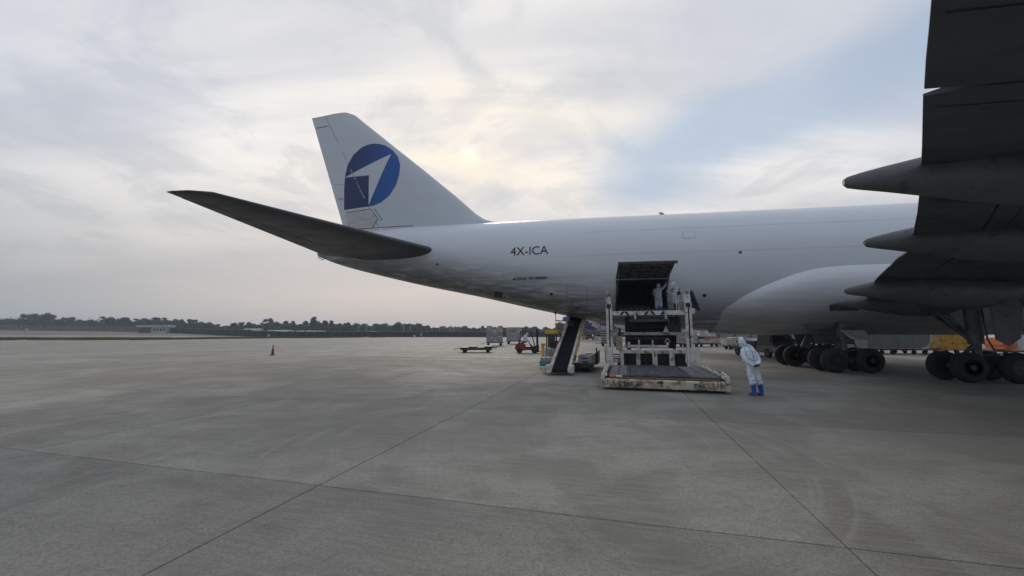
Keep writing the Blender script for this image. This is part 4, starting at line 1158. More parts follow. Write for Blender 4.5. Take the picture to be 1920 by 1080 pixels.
# ---- landing gear: strut, truck beam, four wheels with tyre and rim
def tyre_mesh():
    mb = MB(); r = .60; w = .225
    mb.lathe((0, -w, 0), (0, 1, 0), [(0.02, .30), (.02, .44), (.05, .53), (.11, .585), (.19, r), (.26, r), (.34, .585), (.40, .53), (.43, .44), (.43, .30)], 32)
    return mb
def rim_mesh():
    mb = MB()
    for sg in (1, -1):
        mb.lathe((0, sg * .205, 0), (0, -sg, 0), [(0, .315), (0, .285), (.10, .25), (.12, .12), (.02, .11), (-.03, .09), (-.03, .01)], 24)
    return mb
TY = tyre_mesh().build('tyre', M_TYRE, link=False, smooth=40).data
RM = rim_mesh().build('rim', M_RIM, link=False, smooth=40).data
def gear(name, s0, l0, wb, ztop, brace, label=None):
    mb = MB(); z = .60
    mb.cyl(A(s0 + wb / 2, l0, .45), A(s0 + wb / 2, l0, 1.6), .15, .16, 14); mb.cyl(A(s0 + wb / 2, l0, 1.5), A(s0 + wb / 2, l0, ztop), .24, .27, 16)
    mb.beam(A(s0, l0, .58), A(s0 + wb, l0, .58), .22, .26)
    for s in (s0, s0 + wb): mb.cyl(A(s, l0 - .60, z), A(s, l0 + .60, z), .09, n=10)
    mb.beam(A(s0 + wb / 2 - .05, l0, 1.5), A(s0 + wb / 2 - .55, l0, 1.0), .12, .10); mb.beam(A(s0 + wb / 2 - .55, l0, 1.0), A(s0 + .25, l0, .7), .12, .10)
    mb.tube([A(s0 + wb / 2 + .2, l0 + .15, ztop - .2), A(s0 + wb / 2 + .25, l0 + .2, 1.7), A(s0 + wb / 2 + .5, l0 + .2, 1.1), A(s0 + wb, l0 + .15, .75)], .03, 6)
    mb.tube([A(s0 - .35, l0 + .3, .98), A(s0 + .1, l0 + .3, 1.12), A(s0 + .6, l0 + .2, 1.02), A(s0 + 1.1, l0 + .3, 1.10)], .035, 6)
    g = mb.build(name, M_STRUT, plane, smooth=40)
    if label: g['label'] = label
    for s in (s0, s0 + wb):
        for dl in (-.55, .55):
            for nm, me in (('tyre', TY), ('rim', RM)):
                o = bpy.data.objects.new(nm, me); COL.objects.link(o); o.parent = g; o.location = A(s, l0 + dl, z)
    for p, q, r_ in brace:
        mb = MB(); mb.cyl(A(*p), A(*q), r_, n=10); mb.build('drag_brace', M_STRUT, g)
    return g
gear('body_gear', 0.0, 1.83, 1.55, 2.5, [((-.9, 1.83, 2.3), (.72, 1.83, 1.2), .08)])
gear('body_gear', 0.0, -1.83, 1.55, 2.5, [((-.9, -1.83, 2.3), (.72, -1.83, 1.2), .08)])
gear('wing_gear', 2.75, 5.35, 1.6, 3.9, [((2.55, 4.6, 3.25), (3.5, 5.35, 1.5), .085), ((3.6, 3.2, 3.0), (3.55, 5.3, 1.55), .08), ((3.5, 5.35, 1.6), (2.2, 5.3, 3.5), .05)])
gear('wing_gear', 2.75, -5.35, 1.6, 3.9, [((2.55, -4.6, 3.25), (3.5, -5.35, 1.5), .085), ((3.6, -3.2, 3.0), (3.55, -5.3, 1.55), .08)])
# gear doors hanging open
def gdoor(name, pts, th, label=None, m=None):
    mb = MB(); off = Vector(th); mb.loft([[Vector(A(*p)) for p in pts], [Vector(A(*p)) + off for p in pts]]); o = mb.build(name, m or M_FAIRG, plane, bevel=.01)
    if label: o['label'] = label
gdoor('gear_door', [(.45, 2.2, 2.04), (1.55, 2.2, 2.04), (1.48, 2.75, 1.62), (.62, 2.75, 1.62)], (0, 0, .05), 'pale flat door over the body gear', M_GREYP)
gdoor('gear_door', [(.1, .15, 2.1), (-.35, .15, 1.2), (.1, .15, 1.05), (.4, .15, 2.1)], (0, .05, 0))
gdoor('gear_door', [(3.55, 6.05, 4.0), (4.40, 6.15, 3.55), (4.55, 6.2, 2.9), (4.35, 6.2, 1.75), (3.95, 6.2, 1.45), (3.62, 6.1, 1.7)], (0, .05, 0))
gdoor('gear_door', [(4.3, 6.1, 2.2), (5.2, 6.2, 1.5), (6.2, 6.2, 1.5), (6.2, 6.1, 2.4)], (0, .05, 0))
for sd in (1, -1): gdoor('gear_door', [(-.2, sd * .9, 2.1), (1.9, sd * .9, 2.1), (1.8, sd * 1.0, 1.35), (0, sd * 1.0, 1.35)], (0, .04, 0))
# nose gear, far ahead
mb = MB(); mb.cyl((26.2, 0, .5), (26.2, 0, 2.8), .14, n=12); ng = mb.build('nose_gear', M_STRUT, plane)
for y in (-.45, .45):
    for nm, me in (('tyre', TY), ('rim', RM)):
        o = bpy.data.objects.new(nm, me); COL.objects.link(o); o.parent = ng; o.location = (26.2, y, .60)

# ------------------------------------------------------------------ people
def skin_over(chains, voxel, name, m, parent=None, smooth_it=4, n=14, crease=0.0):
    """chains of (x, y, z, rx, ry) nodes; the lofts are fused into one continuous surface"""
    mb = MB()
    for ch in chains:
        P = [Vector(c[:3]) for c in ch]; rings = []
        for i, c in enumerate(ch):
            t = (P[min(i + 1, len(P) - 1)] - P[max(i - 1, 0)]).normalized()
            ref = Vector((0, 1, 0)) if abs(t.y) < .9 else Vector((0, 0, 1))
            side = t.cross(ref).normalized(); fr = side.cross(t).normalized()
            rings.append([P[i] + side * (c[3] * math.cos(2 * math.pi * k / n)) + fr * (c[4] * math.sin(2 * math.pi * k / n)) for k in range(n)])
        # rounded ends
        for e, r0 in ((0, rings[0]), (-1, rings[-1])):
            c = P[e]; t = (P[e] - P[1 if e == 0 else -2]).normalized(); rad = min(ch[e][3], ch[e][4])
            extra = [[c + (p - c) * .75 + t * rad * .45 for p in r0], [c + (p - c) * .3 + t * rad * .75 for p in r0]]
            if e == 0: rings = extra[::-1] + rings
            else: rings = rings + extra
        mb.loft(rings)
    bmesh.ops.recalc_face_normals(mb.bm, faces=mb.bm.faces)
    me = bpy.data.meshes.new(name); mb.bm.to_mesh(me); mb.bm.free()
    o = bpy.data.objects.new('tmp', me); COL.objects.link(o)
    r = o.modifiers.new('r', 'REMESH'); r.mode = 'VOXEL'; r.voxel_size = voxel
    s = o.modifiers.new('s', 'SMOOTH'); s.iterations = smooth_it; s.factor = 0.5
    bpy.context.view_layer.update()
    dg = bpy.context.evaluated_depsgraph_get()
    res = bpy.data.meshes.new_from_object(o.evaluated_get(dg)); res.name = name
    bpy.data.objects.remove(o); bpy.data.meshes.remove(me)
    if crease:   # loose cloth: folds that run round the limbs and sag between the joints
        nr = [v.normal.copy() for v in res.vertices]
        for v, q in zip(res.vertices, nr):
            c = v.co
            a = 1 - abs(noise.noise(Vector((c.x * 7, c.y * 7, c.z * 13 + 2.3 * noise.noise(c * 4))))) * 2.2
            b = 1 - abs(noise.noise(Vector((c.x * 13 + 5, c.y * 13, c.z * 20)))) * 2.0
            v.co = c + q * crease * (a * .8 + b * .45 - .35)
    res.materials.clear(); res.materials.append(m)
    res.shade_smooth()
    ob = bpy.data.objects.new(name, res); COL.objects.link(ob); ob.parent = parent
    return ob
def hand(wrist, d, up, m, parent, curl=0.5, s=1.0):
    """a palm, four unequal bent fingers and a thumb from the side of the palm"""
    d = Vector(d).normalized(); up = Vector(up).normalized(); side = d.cross(up).normalized(); up = side.cross(d)
    w = Vector(wrist)
    ch = []
    pt = lambda p, r: (p.x, p.y, p.z, r, r)
    for k, (off, ln) in enumerate(((-.030, .070), (-.010, .082), (.011, .077), (.031, .060))):
        b = w + d * .085 * s + side * off * s
        a1 = curl * .8; q1 = b + (d * math.cos(a1) - up * math.sin(a1)) * ln * .5 * s
        a2 = curl * 1.8; q2 = q1 + (d * math.cos(a2) - up * math.sin(a2)) * ln * .5 * s
        ch.append([pt(w + d * .04 * s + side * off * .8 * s, .011 * s), pt(b, .0105 * s), pt(q1, .0095 * s), pt(q2, .0075 * s)])
    ch.append([pt(w - d * .01 * s, .026 * s), pt(w + d * .045 * s, .030 * s), pt(w + d * .085 * s, .026 * s)])
    th = w + d * .025 * s - side * .03 * s
    ch.append([pt(w + d * .012 * s - side * .012 * s, .014 * s), pt(th - side * .012 * s - up * .01 * s, .0125 * s), pt(th + d * .045 * s - side * .022 * s - up * .025 * s, .009 * s)])
    return skin_over(ch, 0.0065, 'hand', m, parent, 1, 8)
def ring_strip(name, pts, w, m, parent):
    mb = MB()
    P = [Vector(p) for p in pts]
    for a, b in zip(P, P[1:]): mb.beam(a, b, w, .012)
    return mb.build(name, m, parent)

def suited_watcher():
    """standing on the apron with its back to the camera, leaning to the left, hands joined behind"""
    p = thing('person', 'person in white hooded suit and blue boots standing on the apron, hands behind back', 'person', (7.73, 12.74, 0), R(4)); p.scale = (.81, .88, .965)
    body = [
        # pelvis to chest to neck to head
        [(-.13, .02, .86, .185, .150), (-.135, .02, .98, .20, .165), (-.14, .03, 1.12, .200, .160), (-.150, .06, 1.28, .225, .170), (-.165, .10, 1.42, .235, .165), (-.190, .135, 1.52, .185, .130), (-.215, .165, 1.585, .110, .105)],
        [(-.27, .17, 1.58, .10, .10), (-.315, .205, 1.665, .120, .130), (-.345, .23, 1.745, .125, .140), (-.355, .235, 1.815, .105, .115)],
        # legs, baggy, ending over the boots
        [(-.22, .02, .90, .125, .125), (-.215, .02, .72, .118, .118), (-.19, .0, .52, .108, .108), (-.17, -.01, .42, .118, .118)],
        [(-.05, .02, .90, .125, .125), (.0, .02, .72, .118, .118), (.075, .01, .52, .108, .108), (.115, .0, .42, .118, .118)],
        # arms: shoulders, elbows out, wrists joined behind the back
        [(-.40, .11, 1.46, .085, .085), (-.475, .05, 1.33, .080, .080), (-.46, -.05, 1.17, .072, .072), (-.34, -.17, 1.03, .058, .058), (-.27, -.215, .985, .045, .045)],
        [(-.03, .10, 1.45, .085, .085), (.075, .04, 1.32, .080, .080), (.10, -.06, 1.15, .072, .072), (-.01, -.17, 1.05, .058, .058), (-.09, -.215, 1.02, .045, .045)],
    ]
    b = skin_over(body, .016, 'body', M_SUIT, p, 3, crease=.020)
    # hood: fold behind the head, and the face looking away to the left
    f = skin_over([[(-.372, .335, 1.70, .055, .04), (-.385, .345, 1.75, .062, .045), (-.385, .34, 1.80, .055, .04)]], .012, 'face', M_SKIN, p, 2)
    mb = MB(); mb.box((-.43, .35, 1.77), (.10, .05, .05), rz=.5); mb.blob((-.41, .395, 1.72), (.03, .03, .03), 8, 6); mb.build('goggles', M_BLACK, f)
    mb = MB(); mb.tube([(-.42, .36, 1.68), (-.40, .385, 1.70), (-.36, .39, 1.69)], .03, 8); mb.build('mask', M_TAPE, f)
    from mathutils.bvhtree import BVHTree
    bvh = BVHTree.FromPolygons([v.co[:] for v in b.data.vertices], [q.vertices[:] for q in b.data.polygons])
    def tape(pts, w):   # pts (x, z): laid on the back of the suit
        P = []
        for (xa, za), (xb, zb) in zip(pts, pts[1:]):
            for k in range(6):
                u = k / 6; hit = bvh.ray_cast(Vector((xa + (xb - xa) * u, -1.0, za + (zb - za) * u)), Vector((0, 1, 0)))[0]
                if hit is not None: P.append(hit + Vector((0, -.004, 0)))
        mb = MB()
        for q, r_ in zip(P, P[1:]): mb.beam(q, r_, w, .010, up=(0, -1, 0))
        mb.build('blue_tape_seam', M_TAPE, b)
    tape([(-.33, 1.90), (-.30, 1.80), (-.265, 1.68), (-.215, 1.56), (-.185, 1.45), (-.165, 1.30), (-.150, 1.17)], .030)
    tape([(-.33, 1.175), (-.25, 1.155), (-.15, 1.15), (-.05, 1.155), (.04, 1.18)], .028)
    tape([(-.42, 1.66), (-.33, 1.63), (-.24, 1.625), (-.17, 1.60)], .024)
    tape([(-.255, .50), (-.185, .49), (-.11, .50)], .02); tape([(.01, .50), (.08, .49), (.15, .50)], .02)
    hand((-.265, -.225, .975), (.75, -.1, -.65), (0, -1, .1), M_GLOVE, p, .5)
    hand((-.095, -.225, 1.015), (-.8, -.05, -.35), (0, -1, .1), M_GLOVE, p, .7)
    for pts, y0 in (([(-.175, -.01, .46), (-.16, -.01, .40), (-.15, 0, .22), (-.148, .0, .09)], -.148), ([(.112, 0, .46), (.12, 0, .40), (.145, 0, .22), (.165, 0, .09)], .165)):
        sk = [[(pts[0][0], pts[0][1], pts[0][2], .100, .100), (pts[1][0], pts[1][1], pts[1][2], .092, .095), (pts[2][0], pts[2][1], pts[2][2], .074, .082), (pts[3][0], pts[3][1], pts[3][2], .066, .075)],
              [(pts[3][0], -.06, .05, .055, .05), (pts[3][0] - .02, .06, .055, .062, .052), (pts[3][0] - .05, .17, .045, .058, .042)]]
        skin_over(sk, .014, 'boot_cover', M_BOOT, p, 3, crease=.010)
    # dark handset held behind the back, a thing of its own
    h = thing('radio_handset', 'black handset held behind the back of the suited person on the apron', 'radio', (7.73, 12.74, 0), R(4)); h.scale = (.81, .88, .965)
    MB().box((-.17, -.265, .985), (.20, .05, .075), rot=Matrix.Rotation(R(-12), 3, 'Y')).build('casing', M_BLACK, h, bevel=.012)
    mb = MB(); mb.cyl((-.08, -.265, .99), (-.01, -.265, 1.03), .012, n=8); mb.build('aerial', M_BLACK, h)
suited_watcher()

def suited_worker(name_label, loc, rz, reach, s, boots=None):
    p = thing('person', name_label, 'person', loc, rz); p.scale = (s, s, s)
    body = [[(0, 0, .86, .185, .15), (0, -.01, 1.0, .20, .165), (0, .0, 1.15, .195, .16), (0, .04, 1.32, .215, .165), (0, .08, 1.45, .20, .15), (0, .11, 1.53, .12, .11)],
            [(0, .12, 1.53, .09, .09), (0, .16, 1.62, .115, .125), (0, .18, 1.70, .12, .135), (0, .18, 1.77, .10, .115)],
            [(-.09, 0, .90, .125, .125), (-.10, .02, .70, .115, .115), (-.11, .0, .50, .10, .10), (-.12, 0, .34, .09, .09)],
            [(.09, 0, .90, .125, .125), (.10, .03, .70, .115, .115), (.12, .01, .50, .10, .10), (.13, 0, .34, .09, .09)]]
    if reach:
        body += [[(-.19, .08, 1.44, .08, .08), (-.27, .10, 1.25, .075, .075), (-.24, .20, 1.08, .06, .06), (-.20, .26, 1.02, .045, .045)],
                 [(.19, .08, 1.45, .08, .08), (.31, .14, 1.55, .075, .075), (.40, .20, 1.70, .06, .06), (.44, .24, 1.80, .045, .045)]]
        hands = (((-.19, .27, 1.0), (0, .4, -1)), ((.445, .245, 1.82), (.2, .2, 1)))
    else:
        body += [[(-.19, .08, 1.44, .08, .08), (-.26, .06, 1.25, .075, .075), (-.24, .16, 1.10, .06, .06), (-.17, .28, 1.08, .045, .045)],
                 [(.19, .08, 1.44, .08, .08), (.26, .06, 1.25, .075, .075), (.24, .16, 1.10, .06, .06), (.17, .28, 1.10, .045, .045)]]
        hands = (((-.165, .29, 1.08), (.2, 1, 0)), ((.165, .29, 1.10), (-.2, 1, 0)))
    skin_over(body, .022, 'body', M_SUITSHADE, p, 3, crease=.018)
    f = skin_over([[(0, .275, 1.62, .05, .035), (0, .285, 1.68, .06, .04), (0, .275, 1.74, .05, .035)]], .012, 'face', M_SKIN, p, 2)
    mb = MB(); mb.box((0, .31, 1.71), (.13, .04, .05)); mb.build('goggles', M_BLACK, f, bevel=.01)
    mb = MB(); mb.blob((0, .315, 1.635), (.06, .035, .045), 10, 6); mb.build('mask', M_TAPE, f)
    for w, d in hands: hand(w, d, (0, -.3, 1) if d[2] < .9 else (0, -1, 0), M_GLOVE, p, .6)
    for x in (-.125, .135):
        skin_over([[(x, 0, .40, .095, .095), (x, 0, .2, .075, .08), (x, 0, .08, .065, .075)], [(x, -.06, .05, .055, .05), (x, .08, .055, .06, .05), (x, .18, .045, .055, .04)]], .018, 'boot_cover', boots or M_BOOT, p, 3)
    return p

# ------------------------------------------------------------------ cargo loader at the open door
LR = R(-16)
LO = Vector((3.10, 14.08, 0))
def lw(x, y, z=0.0):
    c, s = math.cos(LR), math.sin(LR); return (LO.x + c * x - s * y, LO.y + s * x + c * y, z)
def build_loader():
    L = thing('cargo_loader', 'worn cream scissor lift cargo loader with its rear bridge raised to the open hold door', 'cargo loader', LO, LR)
    # front platform
    fr = MB(); fr.b2((.02, .28, .10), (.20, 4.75, .44)); fr.b2((3.89, .28, .10), (4.07, 4.75, .44)); fr.b2((.2, 4.55, .12), (3.89, 4.75, .38)); fr.b2((.2, 1.2, .14), (3.89, 1.35, .36)); fr.b2((.2, 2.9, .14), (3.89, 3.05, .36))
    fr = fr.build('platform_frame', M_GREASE, L, bevel=.01); tag(fr, kind='stuff')
    MB().b2((.95, .30, .40), (2.95, 4.60, .475)).build('deck_plate', M_DECK, L)
    MB().b2((.24, .30, .40), (.93, 4.60, .480)).build('deck_plate', M_DECKP, L)
    MB().b2((2.97, .30, .40), (3.86, 4.60, .480)).build('deck_plate', M_DECKP, L)
    mb = MB()
    for k in range(26): mb.cyl((1.02, .42 + .162 * k, .478), (2.88, .42 + .162 * k, .478), .036, n=8)
    tag(mb.build('deck_roller', M_DECK, L, smooth=40), kind='stuff')
    mb = MB()
    for x0, x1 in ((.30, .55), (.62, .88), (3.02, 3.40), (3.46, 3.80)):
        for k in range(20): mb.cyl((x0, .45 + .208 * k, .482), (x1, .45 + .208 * k, .482), .022, n=6)
    tag(mb.build('side_roller', M_STEEL, L, smooth=40), kind='stuff')
    for x in (.94, 2.96): MB().b2((x - .015, .30, .40), (x + .015, 4.6, .505)).build('guide_rail', M_STEEL, L)
    # front beam, ledge and corner blocks
    mb = MB(); mb.prism([(0, .09), (0, .33), (.05, .385), (.24, .385), (.27, .35), (.27, .09)], .16, 3.93, lambda a, x, z: (x, a, z)); mb.build('front_beam', M_GSEY, L, bevel=.008)
    mb = MB(); mb.b2((.3, .06, .385), (3.8, .26, .43)); mb.build('front_ledge', M_RUST, L, bevel=.01)
    for x in (0, 3.92):
        mb = MB(); mb.b2((x, -.02, .08), (x + .17, .34, .36)); mb.build('corner_block', M_GSEY, L, bevel=.02)
    for x, sg in ((.06, 1), (4.03, -1)):
        mb = MB(); mb.b2((x - .06, .10, .36), (x + .06, .32, .56)); mb.cyl((x + sg * .10, .12, .50), (x + sg * .10, .30, .50), .06, n=10); mb.beam((x, .34, .56), (x + sg * .05, .75, .62), .06, .06); mb.build('corner_stop', M_GSE, L, bevel=.01)
    mb = MB(); mb.cyl((.30, .12, .455), (.52, .12, .455), .055, n=12); mb.build('orange_roller', M_ORANGE, L, smooth=40)
    mb = MB(); mb.cyl((.52, .12, .452), (.72, .12, .452), .045, n=12); mb.build('pale_roller', M_GSE, L, smooth=40)
    mb = MB()
    for x in (.22, .42, 1.95, 2.0, 3.55, 3.68, 3.78): mb.b2((x, -.004, .12 + .08 * ((x * 7) % 1)), (x + .03, .004, .37))
    tag(mb.build('rust_streak', M_RUST, L), kind='stuff')
    mb = MB(); mb.b2((1.86, -.01, .26), (2.05, .03, .345)); mb.build('tow_eye', M_RUST, L, bevel=.01)
    for x in (.70, 2.95):
        q = MB(); q.b2((x, -.010, .135), (x + .40, .004, .315)); q = q.build('maker_plate', M_GREYP, L)
        text_part('maker_lettering', 'TAS', .33, .13, lambda u, v, x=x: (x + .035 + u, -.014, .16 + v), M_BLACK, q, shear=.12, bold=.03)
    # side guides of the platform, with upright brackets
    for x0, sg in ((.10, 1), (3.98, -1)):
        mb = MB(); mb.beam((x0, .5, .50), (x0, 4.6, .50), .10, .10); mb.build('side_guide', M_GSE, L, bevel=.01)
        for y in (1.0, 2.1, 3.2):
            mb = MB(); mb.b2((x0 - .04, y - .06, .50), (x0 + .04, y + .06, .60)); mb.cyl((x0, y, .58), (x0, y, .66), .05, n=8); mb.build('guide_bracket', M_GSE, L, bevel=.008)
    # lifting masts
    for x, nm in ((.06, 'lifting_mast'), (3.52, 'lifting_mast')):
        m = MB(); m.b2((x - .05, 4.82, .35), (x + .07, 5.02, 3.30)); m.b2((x + .13, 4.82, .35), (x + .23, 5.02, 3.30)); m = m.build(nm, M_GSE, L, bevel=.01)
        MB().b2((x + .07, 4.90, .40), (x + .13, 4.98, 3.25)).build('mast_channel', M_GREASE, m)
        MB().b2((x - .06, 4.78, 3.28), (x + .20, 5.06, 3.62)).build('mast_cap', M_GSE, m, bevel=.02)
        MB().b2((x - .02, 4.80, 3.10), (x + .18, 5.04, 3.27)).build('mast_block', M_BLACK, m, bevel=.01)
        mb = MB(); mb.tube([(x + .02, 4.9, 3.62), (x + .10, 4.88, 3.75), (x + .05, 4.88, 3.82)], .03, 6); mb.build('cable_guide', M_GREASE, m)
    mb = MB(); mb.cyl((.11, 4.88, 3.80), (.11, 4.88, 3.92), .055, .045, n=10); mb.build('warning_light', mat('amber_lens', (.5, .36, .10), .3), L, smooth=40)
    MB().b2((-.03, 4.80, .30), (.27, 5.10, 1.28)).build('mast_foot', M_GSE, L, bevel=.015)
    MB().b2((3.60, 4.80, .25), (3.98, 5.10, 1.30)).build('mast_foot', M_GSE, L, bevel=.015)
    # rear chassis, wheels, portal frame
    MB().b2((.45, 5.25, .34), (3.65, 7.2, .52)).build('rear_chassis', M_GREASE, L, bevel=.01)
    for x in (.62, 3.30):
        for y in (5.9, 6.9):
            mb = MB(); mb.lathe((x - .14, y, .34), (1, 0, 0), [(0, .16), (0, .30), (.05, .34), (.23, .34), (.28, .30), (.28, .16)], 20); w = mb.build('wheel', M_TYRE, L, smooth=40)
            mb = MB(); mb.lathe((x - .13, y, .34), (1, 0, 0), [(0, .17), (.04, .15), (.05, .06), (.02, .01)], 16); mb.build('rim', M_RIM, w)
    mb = MB(); mb.b2((.56, 5.12, 1.0), (3.50, 5.26, 1.15)); mb.build('portal_beam', M_GSE, L, bevel=.01)
    MB().b2((.80, 5.30, 1.26), (2.75, 5.42, 1.38)).build('portal_upper_beam', M_GSE, L, bevel=.01)
    for x in (.60, 1.32, 2.08, 2.76):
        MB().b2((x, 5.10, .44), (x + (.16 if x < 2.5 else .22), 5.27, .998)).build('portal_leg', M_GSE, L, bevel=.01)
    for x in (1.42, 2.02): MB().b2((x, 4.99, .50), (x + .07, 5.09, 1.62)).build('portal_upright', M_GSE, L, bevel=.01)
    for x in (.95, 2.66): MB().b2((x, 5.30, 1.382), (x + .12, 5.42, 1.52)).build('stop_block', M_GSE, L, bevel=.01)
    mb = MB(); mb.cyl((1.72, 5.116, 1.075), (1.72, 5.13, 1.075), .055, n=16); mb.build('round_red_badge', mat('badge_red', (.25, .02, .03), .5), L)
    mb = MB(); mb.face([(2.42, 5.115, 1.04), (2.54, 5.115, 1.04), (2.48, 5.115, 1.13)]); mb.build('warning_triangle', M_BLACK, L)
    MB().b2((2.9, 5.02, 1.02), (3.52, 5.11, 1.20)).build('side_box', M_GSE, L, bevel=.01)
    MB().b2((.42, 4.98, 1.15), (.72, 5.3, 1.78)).build('control_cabinet', M_TAN, L, bevel=.02)
    MB().b2((.55, 5.05, 1.785), (.66, 5.25, 2.2)).build('cabinet_duct', M_GREASE, L, bevel=.01)
    MB().b2((.62, 5.6, .53), (3.5, 6.9, .98)).build('engine_housing', M_GREASE, L, bevel=.02)
    for k, (z, m) in enumerate(((.58, M_GREYP), (.66, M_GREYP), (.74, M_RUST), (.83, M_CLEAR), (.92, M_REDBAG))):
        mb = MB(); mb.tube([(.20, 5.3, z), (.42, 5.22, z + .02), (.62, 5.3, z)], .035, 6); mb.build('hose', m, L, smooth=40)
    mb = MB(); mb.tube([(.0, 4.7, .5), (-.06, 4.72, .7), (-.05, 4.7, .95), (-.08, 4.75, 1.2), (.0, 4.8, 1.3)], .022, 6); mb.build('cable', M_GREASE, L)
    # scissor arms and cross beams
    for x in (.95, 3.05):
        mb = MB(); mb.beam((x, 5.35, .75), (x, 7.0, 2.68), .09, .20); mb.build('scissor_arm', M_GREASE, L, bevel=.01)
        mb = MB(); mb.beam((x + .11, 7.0, .75), (x + .11, 5.35, 2.68), .09, .20); mb.build('scissor_arm', M_GREASE, L, bevel=.01)
    MB().b2((.80, 5.32, 1.84), (3.42, 5.46, 1.98)).build('cross_beam', M_GREYP, L, bevel=.01)
    MB().b2((1.0, 5.6, 1.62), (2.85, 5.75, 1.76)).build('cross_beam', M_GREASE, L, bevel=.01)
    MB().b2((1.05, 5.20, 2.46), (2.85, 5.34, 2.62)).build('cross_beam', mat('dull_green_beam', (.07, .085, .07), .6), L, bevel=.01)
    mb = MB(); mb.cyl((1.0, 5.9, 2.2), (2.9, 5.9, 2.2), .07, n=10); mb.cyl((1.5, 5.5, 1.2), (1.5, 6.4, 2.5), .06, n=10); mb.build('hydraulic_ram', M_GREASE, L, smooth=40)
    MB().b2((.85, 6.3, 1.2), (3.1, 6.5, 2.7)).build('bellows', M_BLACK, L)
    MB().b2((2.75, 5.55, 1.9), (3.35, 6.3, 2.68)).build('rear_screen', M_GREASE, L)
    mb = MB(); mb.beam((2.60, 5.32, 1.52), (2.72, 5.30, 1.70), .10, .03); mb.beam((2.72, 5.30, 1.70), (2.84, 5.32, 1.55), .06, .03); mb.build('hanging_tag', M_CLEAR, L)
    mb = MB(); mb.loft([[(2.55, 5.27, 1.98), (2.80, 5.27, 1.98), (2.67, 5.27, 2.28)], [(2.55, 5.30, 1.98), (2.80, 5.30, 1.98), (2.67, 5.30, 2.28)]]); mb.build('pointed_plate', M_CLEAR, L)
    # bridge
    MB().b2((.22, 5.00, 2.78), (3.72, 7.0, 2.93)).build('bridge_deck', M_GREASE, L, bevel=.01)
    MB().b2((.22, 4.93, 2.76), (3.72, 4.995, 2.96)).build('bridge_fascia', M_GSE, L, bevel=.008)
    fb = [o for o in bpy.data.objects if o.name == 'bridge_fascia'][0]
    for k, (x, sg) in enumerate(((.95, 1), (1.35, 1), (1.70, -1), (2.10, 1), (2.42, -1), (.62, -1))):
        mb = MB(); d = .12 * sg; mb.face([(x, 4.926, 2.775), (x + .13, 4.926, 2.775), (x + .13 - d, 4.926, 2.945), (x - d, 4.926, 2.945)]); mb.build('chevron', M_BLACK, fb)
    for x in (1.28, 2.62): MB().b2((x, 4.87, 2.58), (x + .09, 4.925, 2.94)).build('bridge_hook', M_CLEAR, L, bevel=.008)
    mb = MB()
    for k in range(12): mb.cyl((.5, 5.15 + .15 * k, 2.945), (2.95, 5.15 + .15 * k, 2.945), .03, n=6)
    tag(mb.build('bridge_roller', M_STEEL, L, smooth=40), kind='stuff')
    # operator platform on the right of the bridge
    mb = MB(); pts = [(3.15, 5.05), (3.72, 5.05), (3.72, 6.3)]
    for x, y in pts + [(3.15, 6.3)]: mb.cyl((x, y, 2.93), (x, y, 3.88), .02, n=8)
    for z in (3.4, 3.88): mb.tube([(3.15, 5.05, z), (3.72, 5.05, z), (3.72, 6.3, z)], .02, 6)
    mb.build('guard_rail', M_GSE, L, smooth=40)
    c = MB().b2((3.46, 5.10, 3.40), (3.70, 5.35, 3.72)).build('control_console', M_GSE, L, bevel=.02)
    mb = MB(); mb.cyl((3.30, 5.5, 2.93), (3.30, 5.5, 3.8), .03, n=8); mb.build('console_post', M_GSE, L)
    mb = MB(); mb.b2((3.24, 5.45, 3.72), (3.40, 5.55, 3.84)); mb.cyl((3.33, 5.5, 3.84), (3.35, 5.45, 3.98), .045, .05, n=8); mb.build('work_lamp', M_BLACK, L)
    MB().b2((3.60, 4.95, 2.80), (3.90, 5.2, 3.05)).build('bridge_end_block', M_GSE, L, bevel=.02)
    # navy jacket hung over the guard rail
    j = thing('jacket', 'navy jacket hanging over the guard rail at the right end of the loader bridge', 'jacket', lw(3.75, 5.3, 2.98), LR)
    mb = MB(); rings = []
    for t in range(6):
        u = t / 5; w = .10 + .30 * u; rings.append([(x + .02, .04 * math.sin(9 * x + 4 * u) + dy, .88 - .86 * u + .04 * math.sin(11 * x)) for x, dy in [(.02 + w * k / 8, 0) for k in range(9)] + [(.02 + w * k / 8, .05) for k in reversed(range(9))]])
    mb.loft(rings); mb.build('cloth', M_NAVY, j, smooth=60)
    mb = MB(); mb.tube([(.10, -.02, .80), (.20, -.05, .55), (.24, -.05, .30)], [.05, .055, .045], 8); mb.build('sleeve', M_NAVY, j, smooth=60)
build_loader()
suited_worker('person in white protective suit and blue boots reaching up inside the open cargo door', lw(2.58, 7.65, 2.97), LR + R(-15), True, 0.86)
suited_worker('person in white protective suit on the loader bridge right of the open door', lw(3.22, 5.85, 2.97), LR + R(62), False, 0.90, M_BLACK)

